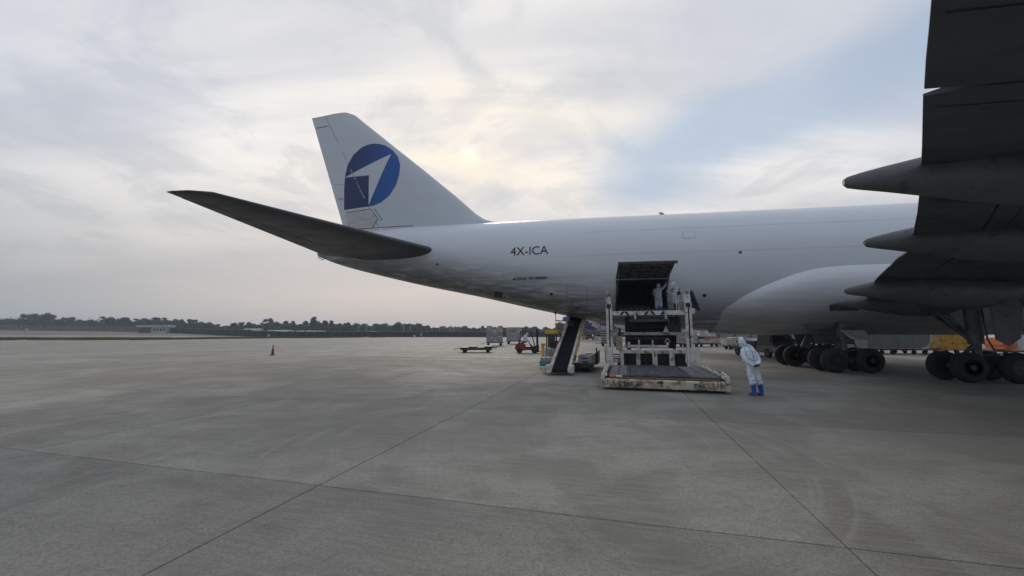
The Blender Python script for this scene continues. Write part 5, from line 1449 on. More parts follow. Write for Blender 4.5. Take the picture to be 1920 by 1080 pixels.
# ------------------------------------------------------------------ belt loader parked under the tail
def build_belt():
    B = thing('belt_loader', 'belt loader with dark inclined conveyor, yellow roofed cab and teal front corner', 'belt loader', (2.2, 18.5, 0), R(-16.3))
    SL = .40
    cz = lambda y: .26 + SL * y
    mb = MB(); mb.loft([[(-.36, 0, cz(0)), (.36, 0, cz(0)), (.36, 0, cz(0) - .10), (-.36, 0, cz(0) - .10)], [(-.36, 7.6, cz(7.6)), (.36, 7.6, cz(7.6)), (.36, 7.6, cz(7.6) - .10), (-.36, 7.6, cz(7.6) - .10)]])
    mb.cyl((-.36, 0, cz(0) - .05), (.36, 0, cz(0) - .05), .055, n=10); mb.build('belt', M_BELT, B)
    for x, m in ((-.43, M_GSE), (.43, M_GSE)):
        mb = MB(); mb.beam((x, -.08, cz(-.08) - .02), (x, 7.65, cz(7.65) - .02), .13, .22); mb.build('side_rail', m, B, bevel=.01)
    mb = MB(); mb.beam((-.52, .3, cz(.3) + .03), (-.52, 6.8, cz(6.8) + .03), .04, .10); mb.build('orange_strip', M_ORANGE, B)
    mb = MB(); mb.beam((.62, 1.0, cz(1.0) + .22), (.62, 6.6, cz(6.6) + .15), .06, .08)
    for y in (1.2, 2.5, 4, 5.5): mb.beam((.62, y, cz(y)), (.62, y, cz(y) + .25), .04, .04)
    mb.build('yellow_handrail', M_YEL, B)
    for x in (-.52, .52):
        mb = MB(); mb.b2((x - .12, -.12, .10), (x + .12, .35, .48)); mb.build('belt_foot', M_GSE, B, bevel=.03)
    mb = MB(); mb.b2((-.66, -.10, .10), (.66, -.02, .16)); mb.build('front_bumper', M_GREASE, B, bevel=.01)
    # low vehicle body
    MB().b2((-1.15, 1.5, .25), (1.35, 5.6, .48)).build('chassis', M_GREASE, B, bevel=.02)
    MB().b2((-1.20, 1.30, .48), (-.62, 2.6, .72)).build('front_body', M_GREYP, B, bevel=.02)
    MB().b2((-1.22, 1.18, .30), (-.60, 1.30, .58)).build('teal_corner_panel', M_TEAL, B, bevel=.02)
    MB().b2((-1.20, 1.12, .14), (-.55, 1.30, .29)).build('bumper', M_GSE, B, bevel=.02)
    MB().b2((.66, 1.55, .36), (1.34, 5.0, .86)).build('engine_cover', M_GREYP, B, bevel=.03)
    ec = [o for o in bpy.data.objects if o.name == 'engine_cover'][0]
    for z in (.66, .50): MB().b2((.85, 1.535, z), (1.14, 1.548, z + .07)).build('vent_slot', M_BLACK, ec)
    MB().b2((.95, 2.2, .862), (1.25, 3.0, .89)).build('exhaust_grille', M_BLACK, ec)
    mb = MB(); mb.cyl((1.30, 4.9, .86), (1.30, 4.9, 1.10), .04, n=8); mb.build('exhaust_pipe', M_GREASE, B)
    MB().b2((1.36, 3.6, .25), (1.46, 5.3, .95)).build('mudguard', M_BLACK, B, bevel=.02)
    for x, y in ((-.95, 1.9), (1.0, 1.9), (-.95, 4.9), (1.0, 4.9)):
        mb = MB(); mb.lathe((x - .13, y, .30), (1, 0, 0), [(0, .14), (0, .26), (.05, .30), (.21, .30), (.26, .26), (.26, .14)], 18); w = mb.build('wheel', M_TYRE, B, smooth=40)
        mb = MB(); mb.lathe((x - .12, y, .30), (1, 0, 0), [(0, .15), (.04, .13), (.05, .05), (.02, .01)], 14); mb.build('rim', M_RIM, w)
    # open cab
    cab = MB()
    for x, y in ((-1.14, 2.7), (-.62, 2.7), (-1.14, 4.0), (-.62, 4.0)): cab.b2((x - .03, y - .03, .48), (x + .03, y + .03, 1.88))
    cab = cab.build('cab_frame', M_GREASE, B)
    MB().b2((-1.22, 2.6, 1.88), (-.52, 4.1, 2.08)).build('cab_roof', M_YEL, B, bevel=.03)
    MB().b2((-1.08, 2.69, 1.15), (-.68, 2.71, 1.85)).build('windscreen', M_GLASS, B)
    MB().b2((-1.16, 2.66, .72), (-.60, 2.72, 1.12)).build('dashboard_panel', M_GREYP, B, bevel=.02)
    mb = MB(); mb.b2((-1.06, 3.4, .9), (-.70, 3.8, 1.0)); mb.b2((-1.06, 3.75, 1.0), (-.70, 3.85, 1.5)); mb.build('seat', M_BLACK, B, bevel=.03)
    mb = MB(); mb.b2((-1.16, 1.36, .74), (-1.02, 1.46, 1.42)); mb.b2((-1.16, 1.36, 1.30), (-.90, 1.46, 1.42)); mb.build('yellow_post', M_YEL, B, bevel=.01)
    mb = MB(); mb.cyl((-.95, 1.42, .72), (-.95, 1.42, 1.20), .045, n=8); mb.build('white_post', M_CLEAR, B)
    mb = MB(); mb.cyl((-.72, 3.4, 2.08), (-.78, 3.4, 3.0), .022, n=8); mb.build('lamp_pole', M_GREYP, B)
    mb = MB(); mb.blob((-.78, 3.4, 3.05), (.075, .075, .085), 12, 8); mb.build('work_lamp', M_GREASE, B, smooth=60)
    mb = MB(); mb.beam((-.76, 3.6, 2.62), (-.1, 5.2, 2.60), .06, .05); mb.loft([[(-.40, 5.2, 2.62), (-.05, 5.2, 2.62), (-.05, 5.2, 2.2), (-.15, 5.2, 2.05)], [(-.40, 5.3, 2.62), (-.05, 5.3, 2.62), (-.05, 5.3, 2.2), (-.15, 5.3, 2.05)]]); tag(mb.build('hood_bracket', M_GREASE, B), kind='stuff')
    mb = MB(); mb.beam((-.3, 3.0, .5), (-.3, 4.6, cz(4.6) - .15), .08, .12); mb.build('lift_arm', M_GREASE, B)
    mb = MB(); mb.beam((.3, 3.0, .5), (.3, 4.6, cz(4.6) - .15), .08, .12); mb.build('lift_arm', M_GREASE, B)
build_belt()

# ------------------------------------------------------------------ dollies, wrapped cargo, forklift
def dolly(label, loc, rz, ln, wd, h=.50, group='baggage dollies on the apron', m=None):
    d = thing('cargo_dolly', label, 'dolly', loc, rz, group); m = m or M_DOLLY
    mb = MB(); mb.b2((-ln / 2, -wd / 2, h - .10), (ln / 2, -wd / 2 + .10, h)); mb.b2((-ln / 2, wd / 2 - .10, h - .10), (ln / 2, wd / 2, h))
    for k in range(5): x = -ln / 2 + .06 + (ln - .12) * k / 4; mb.b2((x - .05, -wd / 2 + .10, h - .10), (x + .05, wd / 2 - .10, h - .01))
    tag(mb.build('frame', m, d), kind='stuff')
    MB().b2((-ln / 2 + .1, -wd / 2 + .1, h - .06), (ln / 2 - .1, wd / 2 - .1, h - .015)).build('bed', M_GREASE, d)
    for x in (-ln * .36, ln * .36):
        for y in (-wd * .40, wd * .40):
            mb = MB(); mb.lathe((x, y - .07, .19), (0, 1, 0), [(0, .06), (0, .16), (.03, .19), (.11, .19), (.14, .16), (.14, .06)], 14); mb.build('wheel', M_TYRE, d, smooth=40)
    mb = MB(); mb.beam((-ln / 2, 0, h - .12), (-ln / 2 - .75, 0, .30), .08, .06); mb.build('tow_bar', m, d)
    return d
def cargo(label, loc, rz, w, d, h, mats, seed, lump=.05, sag=0.0, group='wrapped cargo on the apron'):
    """cartons stacked on a pallet and wrapped: an uneven stepped block"""
    r = random.Random(seed)
    c = thing('wrapped_cargo', label, 'cargo', loc, rz, group)
    MB().b2((-w / 2 - .05, -d / 2 - .05, 0), (w / 2 + .05, d / 2 + .05, .06)).build('pallet', M_STEEL, c)
    mbs = [MB() for _ in mats]; nx = max(2, int(w / .62)); ny = max(2, int(d / .7)); nz = max(2, int(h / .42))
    for k in range(nz):
        for i in range(nx):
            for j in range(ny):
                if 0 < i < nx - 1 and 0 < j < ny - 1 and k < nz - 1: continue
                if k == nz - 1 and r.random() < .28: continue
                f = 1 - sag * (k / nz) ** 2
                cw, cd, chh = w / nx, d / ny, (h - .06) / nz
                x = (-w / 2 + cw * (i + .5)) * f; y = (-d / 2 + cd * (j + .5)) * f; z = .06 + chh * (k + .5)
                q = 0 if r.random() < .62 else r.randrange(len(mats))
                mbs[q].box((x + r.uniform(-lump, lump), y + r.uniform(-lump, lump), z), (cw * f * r.uniform(.95, 1.04), cd * f * r.uniform(.95, 1.04), chh * r.uniform(.9, 1.02)), rz=r.uniform(-.06, .06))
    for q, m in zip(mbs, mats):
        if q.bm.verts: tag(q.build('carton', m, c, bevel=.03), kind='stuff')
    mb = MB(); n = 6
    for k in range(n):
        z = .12 + (h - .35) * k / n; f = 1 - sag * (k / n) ** 2 + .004
        mb.loft([[(sx * (w / 2 * f + .03), sy * (d / 2 * f + .03), z + dz) for sx, sy in ((-1, -1), (1, -1), (1, 1), (-1, 1))] for dz in (0, .10)], cap=False)
    tag(mb.build('wrap_band', M_CLEAR, c), kind='stuff')
    return c
dolly('empty low dark dolly standing alone left of the red forklift', (-3.45, 39.0, 0), R(2), 3.1, 1.6, .52)
mb = MB(); mb.b2((-1.5, -.82, .26), (1.5, -.72, .44)); mb.b2((-1.5, .72, .26), (1.5, .82, .44)); tag(mb.build('side_skirt', M_DOLLY, [o for o in bpy.data.objects if o.name == 'cargo_dolly'][0]), kind='stuff')
mb = MB(); mb.b2((-.75, -.5, .53), (.05, .5, .60)); o = mb.build('end_plate', M_DOLLY, [o for o in bpy.data.objects if o.name == 'cargo_dolly'][0])
mb = MB(); mb.b2((.75, -.8, .5), (1.5, .8, .62)); mb.build('end_plate', M_DOLLY, o.parent); mb = MB(); mb.tube([(1.5, 0, .5), (1.8, 0, .42), (2.0, .1, .5)], .06, 6); mb.build('hitch', M_DOLLY, o.parent)
dolly('dolly under the tall wrapped cargo nearest the empty dolly', (-2.55, 58.2, 0), R(3), 2.5, 2.2)
cargo('tall wrapped cargo stack with brown top, left of the pair behind the forklift', (-2.55, 58.2, .50), R(3), 2.3, 2.0, 2.35, [M_WRAP, M_CARTON, M_CLEAR], 4)
dolly('dolly under the right hand wrapped cargo of the pair behind the forklift', (0.35, 66.5, 0), R(-4), 2.5, 2.2)
cargo('wrapped cargo stack half hidden behind the forklift overhead guard', (0.35, 66.5, .50), R(-4), 2.4, 2.0, 2.25, [M_WRAP, M_CLEAR, M_CARTON], 9)
cargo('big wrapped cargo seen through the loader frame', (21.6, 53.4, .45), R(-8), 3.2, 2.2, 2.0, [M_WRAP, M_CLEAR, M_CARTON], 13, sag=.12)
dolly('dolly under the big wrapped cargo behind the loader', (21.6, 53.4, 0), R(-8), 3.3, 2.3, .45)
cargo('narrow wrapped cargo beside the right loader mast', (24.05, 53.9, .45), R(-5), 1.3, 1.8, 1.75, [M_WRAP, M_CLEAR], 17)
dolly('dolly under the narrow wrapped cargo by the right loader mast', (24.05, 53.9, 0), R(-5), 1.4, 1.9, .45)
cargo('red wrapped cargo under pale plastic right of the loader', (26.3, 54.0, .42), R(-6), 2.5, 2.0, .85, [M_REDBAG, M_CLEAR, M_WRAP], 21)
cargo('pale plastic covered cargo on top of the red wrapped cargo', (26.2, 54.0, 1.27), R(-6), 2.0, 1.7, .72, [M_CLEAR, M_WRAP], 22, sag=.2)
dolly('dolly under the red wrapped cargo', (26.3, 54.0, 0), R(-6), 2.7, 2.1, .42)
cargo('low netted bales on a dolly behind the suited person', (25.55, 45.5, .42), R(-10), 2.6, 1.8, .95, [M_WRAP2, M_WRAP2, M_CLEAR], 27, lump=.09)
dolly('dolly under the low netted bales', (25.55, 45.5, 0), R(-10), 2.4, 1.7, .42)
cargo('small far cargo heap between the red cargo and the netted bales', (31.0, 60.0, .3), R(0), 1.6, 1.4, .8, [M_WRAP, M_CLEAR], 31)
dolly('dolly under the small far cargo heap', (31.0, 60.0, 0), 0, 1.7, 1.5, .3)
cargo('tall grey netted cargo left of the loader mast', (13.75, 56.5, .45), R(-12), 2.2, 2.0, 2.3, [M_CONT, M_CLEAR, M_WRAP], 35)
dolly('dolly under the tall grey netted cargo', (13.75, 56.5, 0), R(-12), 2.4, 2.1, .45)

def build_forklift():
    F = thing('forklift', 'red forklift with black overhead guard facing right behind the belt loader', 'forklift', (1.45, 37.8, 0), R(-3))
    mb = MB(); mb.prism([(-1.10, .28), (-1.16, .55), (-1.05, .86), (-.70, 1.02), (-.35, 1.0), (-.15, .72), (-.05, .38), (-.3, .24)], -.55, .55); mb.build('counterweight', M_RED, F, bevel=.04)
    MB().b2((-.30, -.52, .30), (.75, .52, .62)).build('body', M_GREASE, F, bevel=.03)
    MB().b2((-.55, -.35, .98), (-.05, .35, 1.12)).build('seat', M_BLACK, F, bevel=.04)
    mb = MB()
    for y in (-.5, .5): mb.tube([(-.75, y, .98), (-.60, y, 2.02), (.35, y, 2.06), (.72, y, .62)], .055, 6)
    for k in range(6): mb.beam((-.6 + .19 * k, -.5, 2.04), (-.6 + .19 * k, .5, 2.04), .04, .04)
    tag(mb.build('overhead_guard', M_BLACK, F), kind='stuff')
    for y in (-.34, .34): MB().b2((.84, y - .09, .12), (1.04, y + .09, 2.22)).build('mast_rail', M_BLACK, F, bevel=.01)
    for z in (.5, 1.3, 2.1): MB().b2((.88, -.28, z - .05), (.98, .28, z + .05)).build('mast_crossbar', M_GREASE, F)
    for y in (-.28, .28): MB().b2((1.03, y - .06, .10), (2.05, y + .06, .16)).build('fork', M_GREASE, F)
    MB().b2((1.03, -.5, .2), (1.10, .5, .75)).build('carriage', M_GREASE, F)
    mb = MB(); mb.cyl((.35, 0, .62), (.15, 0, 1.08), .03, n=8); mb.lathe((.15, 0, 1.08), (-.4, 0, 1), [(0, .14), (.03, .17), (.05, .14)], 14); mb.build('steering_wheel', M_BLACK, F)
    for x, r_ in ((-.72, .27), (.70, .34)):
        for y in (-.48, .48):
            mb = MB(); mb.lathe((x, y - .11, r_), (0, 1, 0), [(0, r_ * .5), (0, r_ * .88), (.04, r_), (.18, r_), (.22, r_ * .88), (.22, r_ * .5)], 18); w = mb.build('wheel', M_TYRE, F, smooth=40)
            mb = MB(); mb.lathe((x, y - .105, r_), (0, 1, 0), [(0, r_ * .5), (.03, r_ * .4), (.03, .02)], 12); mb.build('rim', M_RIM, w)
    # driver
    p = thing('person', 'forklift driver in white suit bent over the steering wheel', 'person', (1.45, 37.8, 0), R(-3))
    skin_over([[(-.28, 0, 1.16, .18, .16), (-.24, 0, 1.36, .19, .17), (-.16, 0, 1.55, .20, .15), (-.08, 0, 1.66, .10, .09)], [(-.06, 0, 1.66, .09, .09), (.0, 0, 1.74, .11, .11), (.02, 0, 1.83, .10, .10)],
               [(-.26, -.12, 1.14, .11, .11), (.10, -.16, 1.12, .095, .095), (.22, -.16, .92, .08, .08), (.32, -.16, .72, .06, .06)], [(-.26, .12, 1.14, .11, .11), (.10, .16, 1.12, .095, .095), (.22, .16, .92, .08, .08), (.32, .16, .72, .06, .06)],
               [(-.15, -.22, 1.52, .07, .07), (-.02, -.28, 1.32, .065, .065), (.12, -.16, 1.15, .05, .05)], [(-.15, .22, 1.52, .07, .07), (-.02, .28, 1.32, .065, .065), (.12, .16, 1.15, .05, .05)]], .024, 'body', M_SUIT, p, 3)
    for y in (-.14, .14): hand((.13, y, 1.14), (.6, 0, .3), (0, 0, 1), M_GLOVE, p, .9)
    mb = MB(); mb.blob((.095, 0, 1.77), (.04, .07, .09), 10, 8); mb.build('face', M_SKIN, p, smooth=60)
    for y in (-.16, .16): skin_over([[(.32, y, .80, .07, .07), (.34, y, .70, .06, .06)], [(.32, y, .67, .05, .04), (.48, y, .66, .05, .035)]], .02, 'boot', M_BLACK, p, 2)
build_forklift()

# ------------------------------------------------------------------ traffic cone
c = thing('traffic_cone', 'red traffic cone standing alone on the far left apron', 'traffic cone', (-20.53, 34.36, 0))
MB().b2((-.19, -.19, 0), (.19, .19, .04)).build('base', M_BLACK, c, bevel=.01)
mb = MB(); mb.lathe((0, 0, .04), (0, 0, 1), [(0, .14), (.30, .095), (.50, .065), (.62, .045), (.62, .02)], 16); mb.build('cone_body', M_CONE, c, smooth=40)
mb = MB(); mb.lathe((0, 0, .30), (0, 0, 1), [(0, .108), (.13, .087)], 16); mb.build('reflective_band', mat('reflective_band', (.20, .06, .05), .5), c)
mb = MB(); mb.cyl((0, 0, .66), (0, 0, .78), .035, n=8); mb.blob((0, 0, .82), (.05, .05, .06), 8, 6); mb.build('top_lamp', M_GREASE, c)

# ------------------------------------------------------------------ tow truck behind the suited person
def build_truck():
    T = thing('service_truck', 'dark cabbed service truck with a tan bumper parked beyond the wheels', 'truck', (20.75, 31.6, 0), R(6)); T.scale = (.93, .93, .93)
    MB().b2((-1.0, -1.1, .42), (1.0, .95, 1.05)).build('cab_body', mat('truck_dark_paint', (.10, .11, .11), .45, var=.2), T, bevel=.05)
    mb = MB(); mb.loft([[(-1.0, -1.08, 1.05), (1.0, -1.08, 1.05), (1.0, .85, 1.05), (-1.0, .85, 1.05)], [(-.92, -.82, 1.86), (.92, -.82, 1.86), (.92, .75, 1.86), (-.92, .75, 1.86)]]); mb.build('cab', M_BLACK, T, bevel=.03)
    mb = MB(); mb.loft([[(-.86, -1.045, 1.14), (.86, -1.045, 1.14), (.86, -1.02, 1.14), (-.86, -1.02, 1.14)], [(-.80, -.862, 1.78), (.80, -.862, 1.78), (.80, -.84, 1.78), (-.80, -.84, 1.78)]]); mb.build('windscreen', M_GLASS, T)
    MB().b2((-.98, -.90, 1.86), (.98, .80, 1.97)).build('roof', M_GSE, T, bevel=.03)
    MB().b2((-1.02, -1.25, .62), (.95, -1.08, .92)).build('front_bumper', mat('tan_bumper', (.40, .27, .13), .55, var=.25, dirt=(.12, .08, .05), dirt_amt=.4), T, bevel=.02)
    MB().b2((-1.0, -1.2, .34), (1.0, -1.05, .60)).build('lower_grille', M_RUST, T, bevel=.02)
    for x in (-.72, .62): MB().b2((x - .10, -1.27, .68), (x + .10, -1.252, .82)).build('headlight', M_CLEAR, T)
    MB().b2((-.2, -1.27, .66), (.12, -1.252, .80)).build('number_plate', M_GSE, T)
    for sx in (-1, 1):
        mb = MB(); mb.beam((sx * 1.0, -.95, 1.5), (sx * 1.22, -1.05, 1.5), .03, .03); mb.b2((sx * 1.20 - .06, -1.08, 1.25), (sx * 1.20 + .06, -1.04, 1.6)); mb.build('mirror', M_BLACK, T)
    MB().b2((-1.05, 1.0, .55), (1.05, 4.2, .80)).build('load_bed', M_GREASE, T, bevel=.02)
    MB().b2((-1.0, 1.05, .80), (1.0, 2.2, 1.35)).build('equipment_box', M_GREASE, T, bevel=.03)
    mb = MB(); mb.cyl((1.1, .9, 1.0), (1.1, .9, 2.0), .07, n=10); mb.build('exhaust_stack', M_GSE, T)
    for x in (-.88, .88):
        for y in (-.35, 3.4):
            mb = MB(); mb.lathe((x - .13, y, .40), (1, 0, 0), [(0, .18), (0, .34), (.05, .40), (.21, .40), (.26, .34), (.26, .18)], 20); w = mb.build('wheel', M_TYRE, T, smooth=40)
            mb = MB(); mb.lathe((x - .14, y, .40), (1, 0, 0), [(0, .19), (.05, .16), (.06, .05), (.02, .01)], 14); mb.build('rim', M_RIM, w)
    mb = MB(); mb.beam((-1.0, .2, .40), (-1.0, 1.2, .40), .16, .05); mb.build('side_step', M_CLEAR, T)
build_truck()
for k, (x, y, lab) in enumerate(((23.0, 33.0, 'pale barrel left of the pair standing behind the left body wheels'), (23.6, 33.1, 'pale barrel right of the pair standing behind the left body wheels'))):
    b = thing('barrel', lab, 'barrel', (x, y, 0), 0, 'pale barrels behind the left body gear')
    mb = MB(); mb.lathe((0, 0, 0), (0, 0, 1), [(0, .26), (.02, .29), (.5, .30), (.9, .29), (1.35, .27), (1.4, .24), (1.4, .05)], 16); mb.build('drum', M_CLEAR, b, smooth=40)
    mb = MB(); mb.lathe((0, 0, .78), (0, 0, 1), [(0, .300), (.06, .300)], 16); mb.build('blue_band', M_TAPE, b)

# ------------------------------------------------------------------ containers and netted pallets seen under the belly
def build_right():
    C = thing('air_cargo_container', 'long grey aluminium air cargo container with one curved end on dollies', 'container', (34.35, 36.6, .50), R(-4))
    ln = 5.3; d = 1.3
    prof = [(-ln / 2, 0), (ln / 2 - .9, 0), (ln / 2 - .35, .18), (ln / 2 - .10, .6), (ln / 2, 1.3), (ln / 2, 2.3), (-ln / 2, 2.3)]
    mb = MB(); mb.prism(prof, -d, d); mb.build('shell', M_CONT, C, bevel=.015)
    mb = MB()
    for a, b in zip(prof[1:6], prof[2:6]): mb.beam((a[0], -d - .02, a[1]), (b[0], -d - .02, b[1]), .05, .16)
    mb.build('curved_edge_frame', M_GREYP, C)
    for x in (-1.5, -.1, 1.2): MB().b2((x - .02, -d - .015, .06), (x + .02, -d + .01, 2.25)).build('panel_joint', M_STRUT, C)
    MB().b2((-ln / 2, -d - .03, .0), (ln / 2 - .95, -d, .10)).build('base_rail', M_STEEL, C)
    for k, (x, lab) in enumerate(((32.2, 'dolly under the left end of the grey container'), (34.9, 'dolly under the middle of the grey container'), (37.6, 'dolly at the curved end of the grey container'), (40.3, 'dolly under the yellow netted cargo'))):
        dolly(lab, (x, 36.6 - .06 * (x - 35), 0), R(-4), 2.5, 2.4, .46, 'dollies in the row under the belly', mat('dolly_red_brown', (.13, .05, .04), .6, var=.4, vscale=5))
    def netted(label, loc, w, d_, h, base, net, seed):
        c = thing('netted_cargo', label, 'cargo', loc, R(-4), 'netted cargo under the belly')
        r = random.Random(seed); mb = MB()
        for k in range(int(h / .35)):
            for i in range(int(w / .5)):
                mb.box((-w / 2 + .25 + .5 * i + r.uniform(-.04, .04), r.uniform(-.05, .05), .2 + .35 * k), (.48, d_ * .95, .34), rz=r.uniform(-.03, .03))
        tag(mb.build('carton', base, c, bevel=.02), kind='stuff')
        mb = MB(); n = int(w / .22)
        for i in range(n):
            x = -w / 2 + w * i / n
            mb.beam((x, -d_ / 2 - .03, 0), (min(w / 2, x + .4), -d_ / 2 - .03, h), .035, .03, up=(0, 1, 0)); mb.beam((x, -d_ / 2 - .045, h), (min(w / 2, x + .4), -d_ / 2 - .045, 0), .035, .03, up=(0, 1, 0))
        for k in range(7): mb.beam((-w / 2, -d_ / 2 - .06, h * k / 6), (w / 2, -d_ / 2 - .06, h * k / 6), .04, .03, up=(0, 1, 0))
        tag(mb.build('net', net, c), kind='stuff')
        return c
    netted('cargo under a bright yellow net right of the grey container', (39.45, 36.2, .48), 3.1, 2.2, 1.9, mat('tan_carton', (.42, .27, .09), .7, var=.35, vscale=3), M_YEL, 3)
    netted('small orange netted crate right of the wing gear strut', (44.0, 36.0, .40), 1.1, 1.6, 1.2, M_ORANGE, mat('net_orange', (.55, .16, .04), .6), 5)
    t = thing('tarpaulin_load', 'pale grey tarpaulin covered load with a rounded top right of the orange crate', 'cargo', (45.6, 36.6, .40), R(-4))
    mb = MB(); rings = []
    for i in range(9):
        y = -1 + 2 * i / 8
        rings.append([(1.25 * math.cos(math.pi * k / 12) * (1 + .03 * math.sin(7 * k + i)), y, max(0, 1.55 * math.sin(math.pi * k / 12) ** .6 + .04 * math.sin(5 * k + 3 * i))) for k in range(13)])
    mb.loft(rings); mb.build('tarpaulin', M_CLEAR, t, smooth=60)
    MB().b2((-1.35, -1.1, -.10), (1.35, 1.1, 0)).build('pallet', M_TAN, t)
    dolly('dolly under the tarpaulin covered load', (45.2, 36.3, 0), R(-4), 3.8, 2.2, .30, 'dollies in the row under the belly')
    y = thing('yellow_box', 'yellow equipment box at the far right under the wing', 'box', (47.3, 36.0, 0), 0)
    MB().b2((-.6, -.6, .1), (.6, .6, .95)).build('case', M_YEL, y, bevel=.03); MB().b2((-.62, -.62, .95), (.62, .62, 1.02)).build('lid', M_GREASE, y, bevel=.02)
build_right()

# ------------------------------------------------------------------ hangar, cars and the purple tailed airliner behind
def build_hangar():
    Hh = thing('hangar', 'long low grey hangar with panelled doors behind the cargo pallets', 'hangar', (58.0, 132, 0), R(-3))
    MB().b2((0, 0, -.2), (115, 30, 7.6)).build('wall', M_HANG, Hh)
    MB().b2((-.4, -.5, 7.6), (115.4, 30.5, 8.1)).build('roof', M_HANGD, Hh)
    MB().b2((-6.0, 1, -.2), (-.05, 25, 5.2)).build('dark_annexe', M_HANGD, Hh)
    p = MB().b2((0, -.12, 0), (4.6, 0, 6.0)).build('door_panel', M_HANG, Hh)
    for k in range(22):
        o = p if k == 0 else p.copy()
        if k: COL.objects.link(o); o.parent = Hh
        o.location = (.3 + 5.1 * k, -.1 * (k % 2), 0)
    g = MB().b2((-.10, -.3, 0), (.10, .02, 6.2)).build('door_guide', M_HANGD, Hh)
    for k in range(22):
        o = g if k == 0 else g.copy()
        if k: COL.objects.link(o); o.parent = Hh
        o.location = (5.15 + 5.1 * k, 0, 0)
build_hangar()
def car_proto():
    c = thing('parked_car', 'white parked car left of the row seen under the purple tail', 'car', (0, 0, 0), 0, 'cars parked beyond the loader')
    mb = MB(); mb.prism([(-2.1, .30), (-2.15, .75), (-1.2, .88), (1.3, .85), (2.05, .72), (2.1, .30)], -.85, .85); mb.build('body', M_AWHITE, c, bevel=.06)
    mb = MB(); mb.loft([[(-1.5, -.78, .86), (1.0, -.78, .86), (1.0, .78, .86), (-1.5, .78, .86)], [(-1.1, -.62, 1.42), (.35, -.62, 1.42), (.35, .62, 1.42), (-1.1, .62, 1.42)]]); mb.build('cabin', M_GLASS, c, bevel=.05)
    MB().b2((-1.05, -.6, 1.415), (.3, .6, 1.46)).build('roof', M_AWHITE, c, bevel=.02)
    for x in (-1.3, 1.35):
        for y in (-.78, .78):
            mb = MB(); mb.lathe((x, y - .1, .32), (0, 1, 0), [(0, .15), (0, .28), (.04, .32), (.16, .32), (.20, .28), (.20, .15)], 14); mb.build('wheel', M_TYRE, c, smooth=40)
    return c
c0 = car_proto(); c0.location = (16.9, 97.5, 0); c0.rotation_euler = (0, 0, R(65))
for x, y, a, lab, m in ((19.3, 98.5, 70, 'red parked car in the middle of the row under the purple tail', M_RED), (21.8, 99, 68, 'white parked car right of the row seen under the purple tail', None)):
    c = dup(c0, (x, y, 0), R(a), lab)
    if m:
        for k in kids(c):
            if k.name.split('.')[0] in ('body', 'roof'):
                k.data = k.data.copy(); k.data.materials.clear(); k.data.materials.append(m)

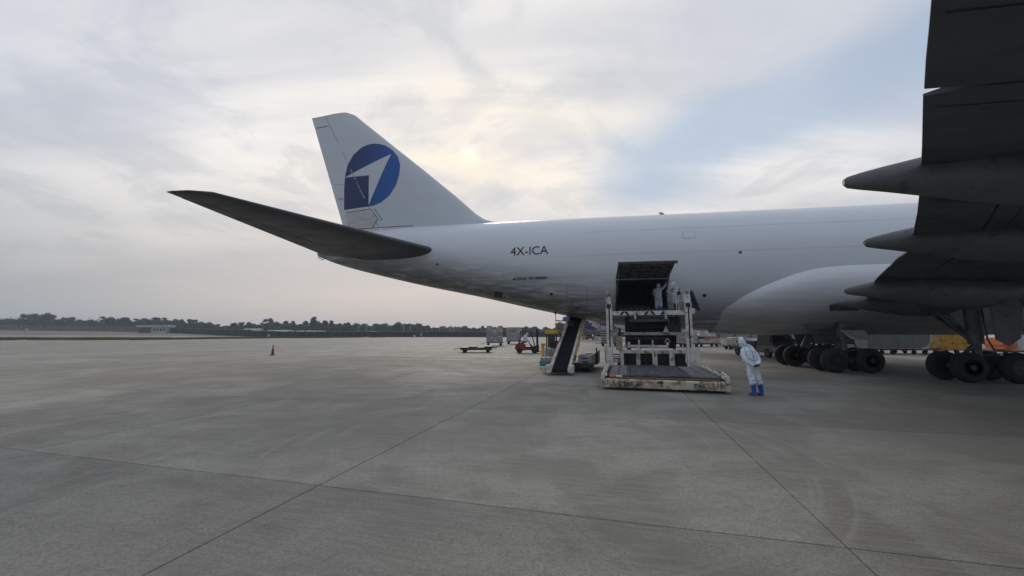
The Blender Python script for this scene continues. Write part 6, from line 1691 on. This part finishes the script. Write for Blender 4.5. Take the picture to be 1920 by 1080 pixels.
def build_airliner():
    P = thing('airliner', 'white airliner with a purple tail and gold stripe parked beyond the loader', 'airplane', (12.0, 93, 0), R(25))
    zt = [(0, 5.4), (3, 6.5), (8, 7.4), (14, 7.8), (48, 7.9), (54, 6.5), (57, 4.2)]; zb = [(0, 4.6), (3, 3.6), (8, 2.5), (14, 2.1), (18, 2.1), (50, 2.2), (54, 2.7), (57, 4.0)]; hw = [(0, .3), (3, 1.1), (8, 2.1), (14, 2.75), (50, 2.75), (54, 1.8), (57, .15)]
    mb = MB(); N = 32; xs = [0, .4, 1, 2, 3, 4, 5, 6, 7, 8, 9, 10, 11, 12, 13, 14, 15, 16, 18, 20, 24, 30, 40, 48, 50, 52, 54, 55.5, 56.5, 57]
    rings = [[(x, smooth_tab(hw, x) * math.cos(2 * math.pi * k / N), (smooth_tab(zt, x) + smooth_tab(zb, x)) / 2 + (smooth_tab(zt, x) - smooth_tab(zb, x)) / 2 * math.sin(2 * math.pi * k / N)) for k in range(N)] for x in xs]
    mb.loft(rings)
    for f in mb.bm.faces:
        c = f.calc_center_median(); e = c.x - (5.0 - c.z) * 1.8
        f.material_index = 0 if e < 4.6 else (1 if e < 5.8 else (2 if e < 7.0 else 3 if e < 10.5 else 1))
    mb.build('fuselage', [M_PURPLE, M_AWHITE, M_GOLD, M_PURPLE], P, smooth=40)
    mb = MB(); mb.loft([[(2, -.25, 6.4), (10.5, -.25, 7.5), (10.5, .25, 7.5), (2, .25, 6.4)], [(-.5, -.1, 13.2), (2.8, -.1, 13.2), (2.8, .1, 13.2), (-.5, .1, 13.2)]]); mb.build('tail_fin', M_PURPLE, P)
    for s in (-1, 1):
        mb = MB(); mb.loft([[(3.2, s * .9, 5.5), (7.6, s * .9, 5.4), (7.6, s * .9, 5.75), (3.2, s * .9, 5.6)], [(1.0, s * 8.2, 6.1), (2.8, s * 8.2, 6.05), (2.8, s * 8.2, 6.2), (1.0, s * 8.2, 6.15)]]); mb.build('stabilizer', M_AWHITE, P)
        mb = MB(); mb.loft([[(24, s * 2.6, 3.0), (34, s * 2.6, 2.8), (34, s * 2.6, 3.6), (24, s * 2.6, 3.2)], [(20, s * 18, 4.6), (22.5, s * 18, 4.6), (22.5, s * 18, 4.8), (20, s * 18, 4.7)]]); mb.build('wing', M_GREYP, P)
        mb = MB(); mb.cyl((28, s * 4.2, 3), (28, s * 4.2, .5), .2, n=10)
        g = mb.build('main_gear', M_STRUT, P)
        for dx in (-.8, .8): 
            mb = MB(); mb.lathe((28 + dx, s * 4.2 - .5, .6), (0, 1, 0), [(0, .2), (0, .55), (.1, .6), (.9, .6), (1.0, .55), (1.0, .2)], 16); mb.build('tyre', M_TYRE, g)
    mb = MB(); mb.cyl((52, 0, .4), (52, 0, 2.8), .12, n=8); mb.build('nose_gear', M_STRUT, P)
build_airliner()

# ------------------------------------------------------------------ air: one even box of haze round everything
def build_haze():
    m = bpy.data.materials.new('haze_air'); m.use_nodes = True; t = NT(m.node_tree); t.n.clear()
    v = t.node('ShaderNodeVolumePrincipled'); v.inputs['Color'].default_value = (0.78, 0.86, 1.0, 1); v.inputs['Density'].default_value = 0.00055; v.inputs['Anisotropy'].default_value = 0.0
    out = t.node('ShaderNodeOutputMaterial'); t.link(v.outputs[0], out.inputs['Volume'])
    o = MB().b2((-960, -560, -1.5), (960, 960, 30)).build('haze', m); tag(o, 'thin pale haze that fills the air over the whole airfield', kind='stuff')
build_haze()
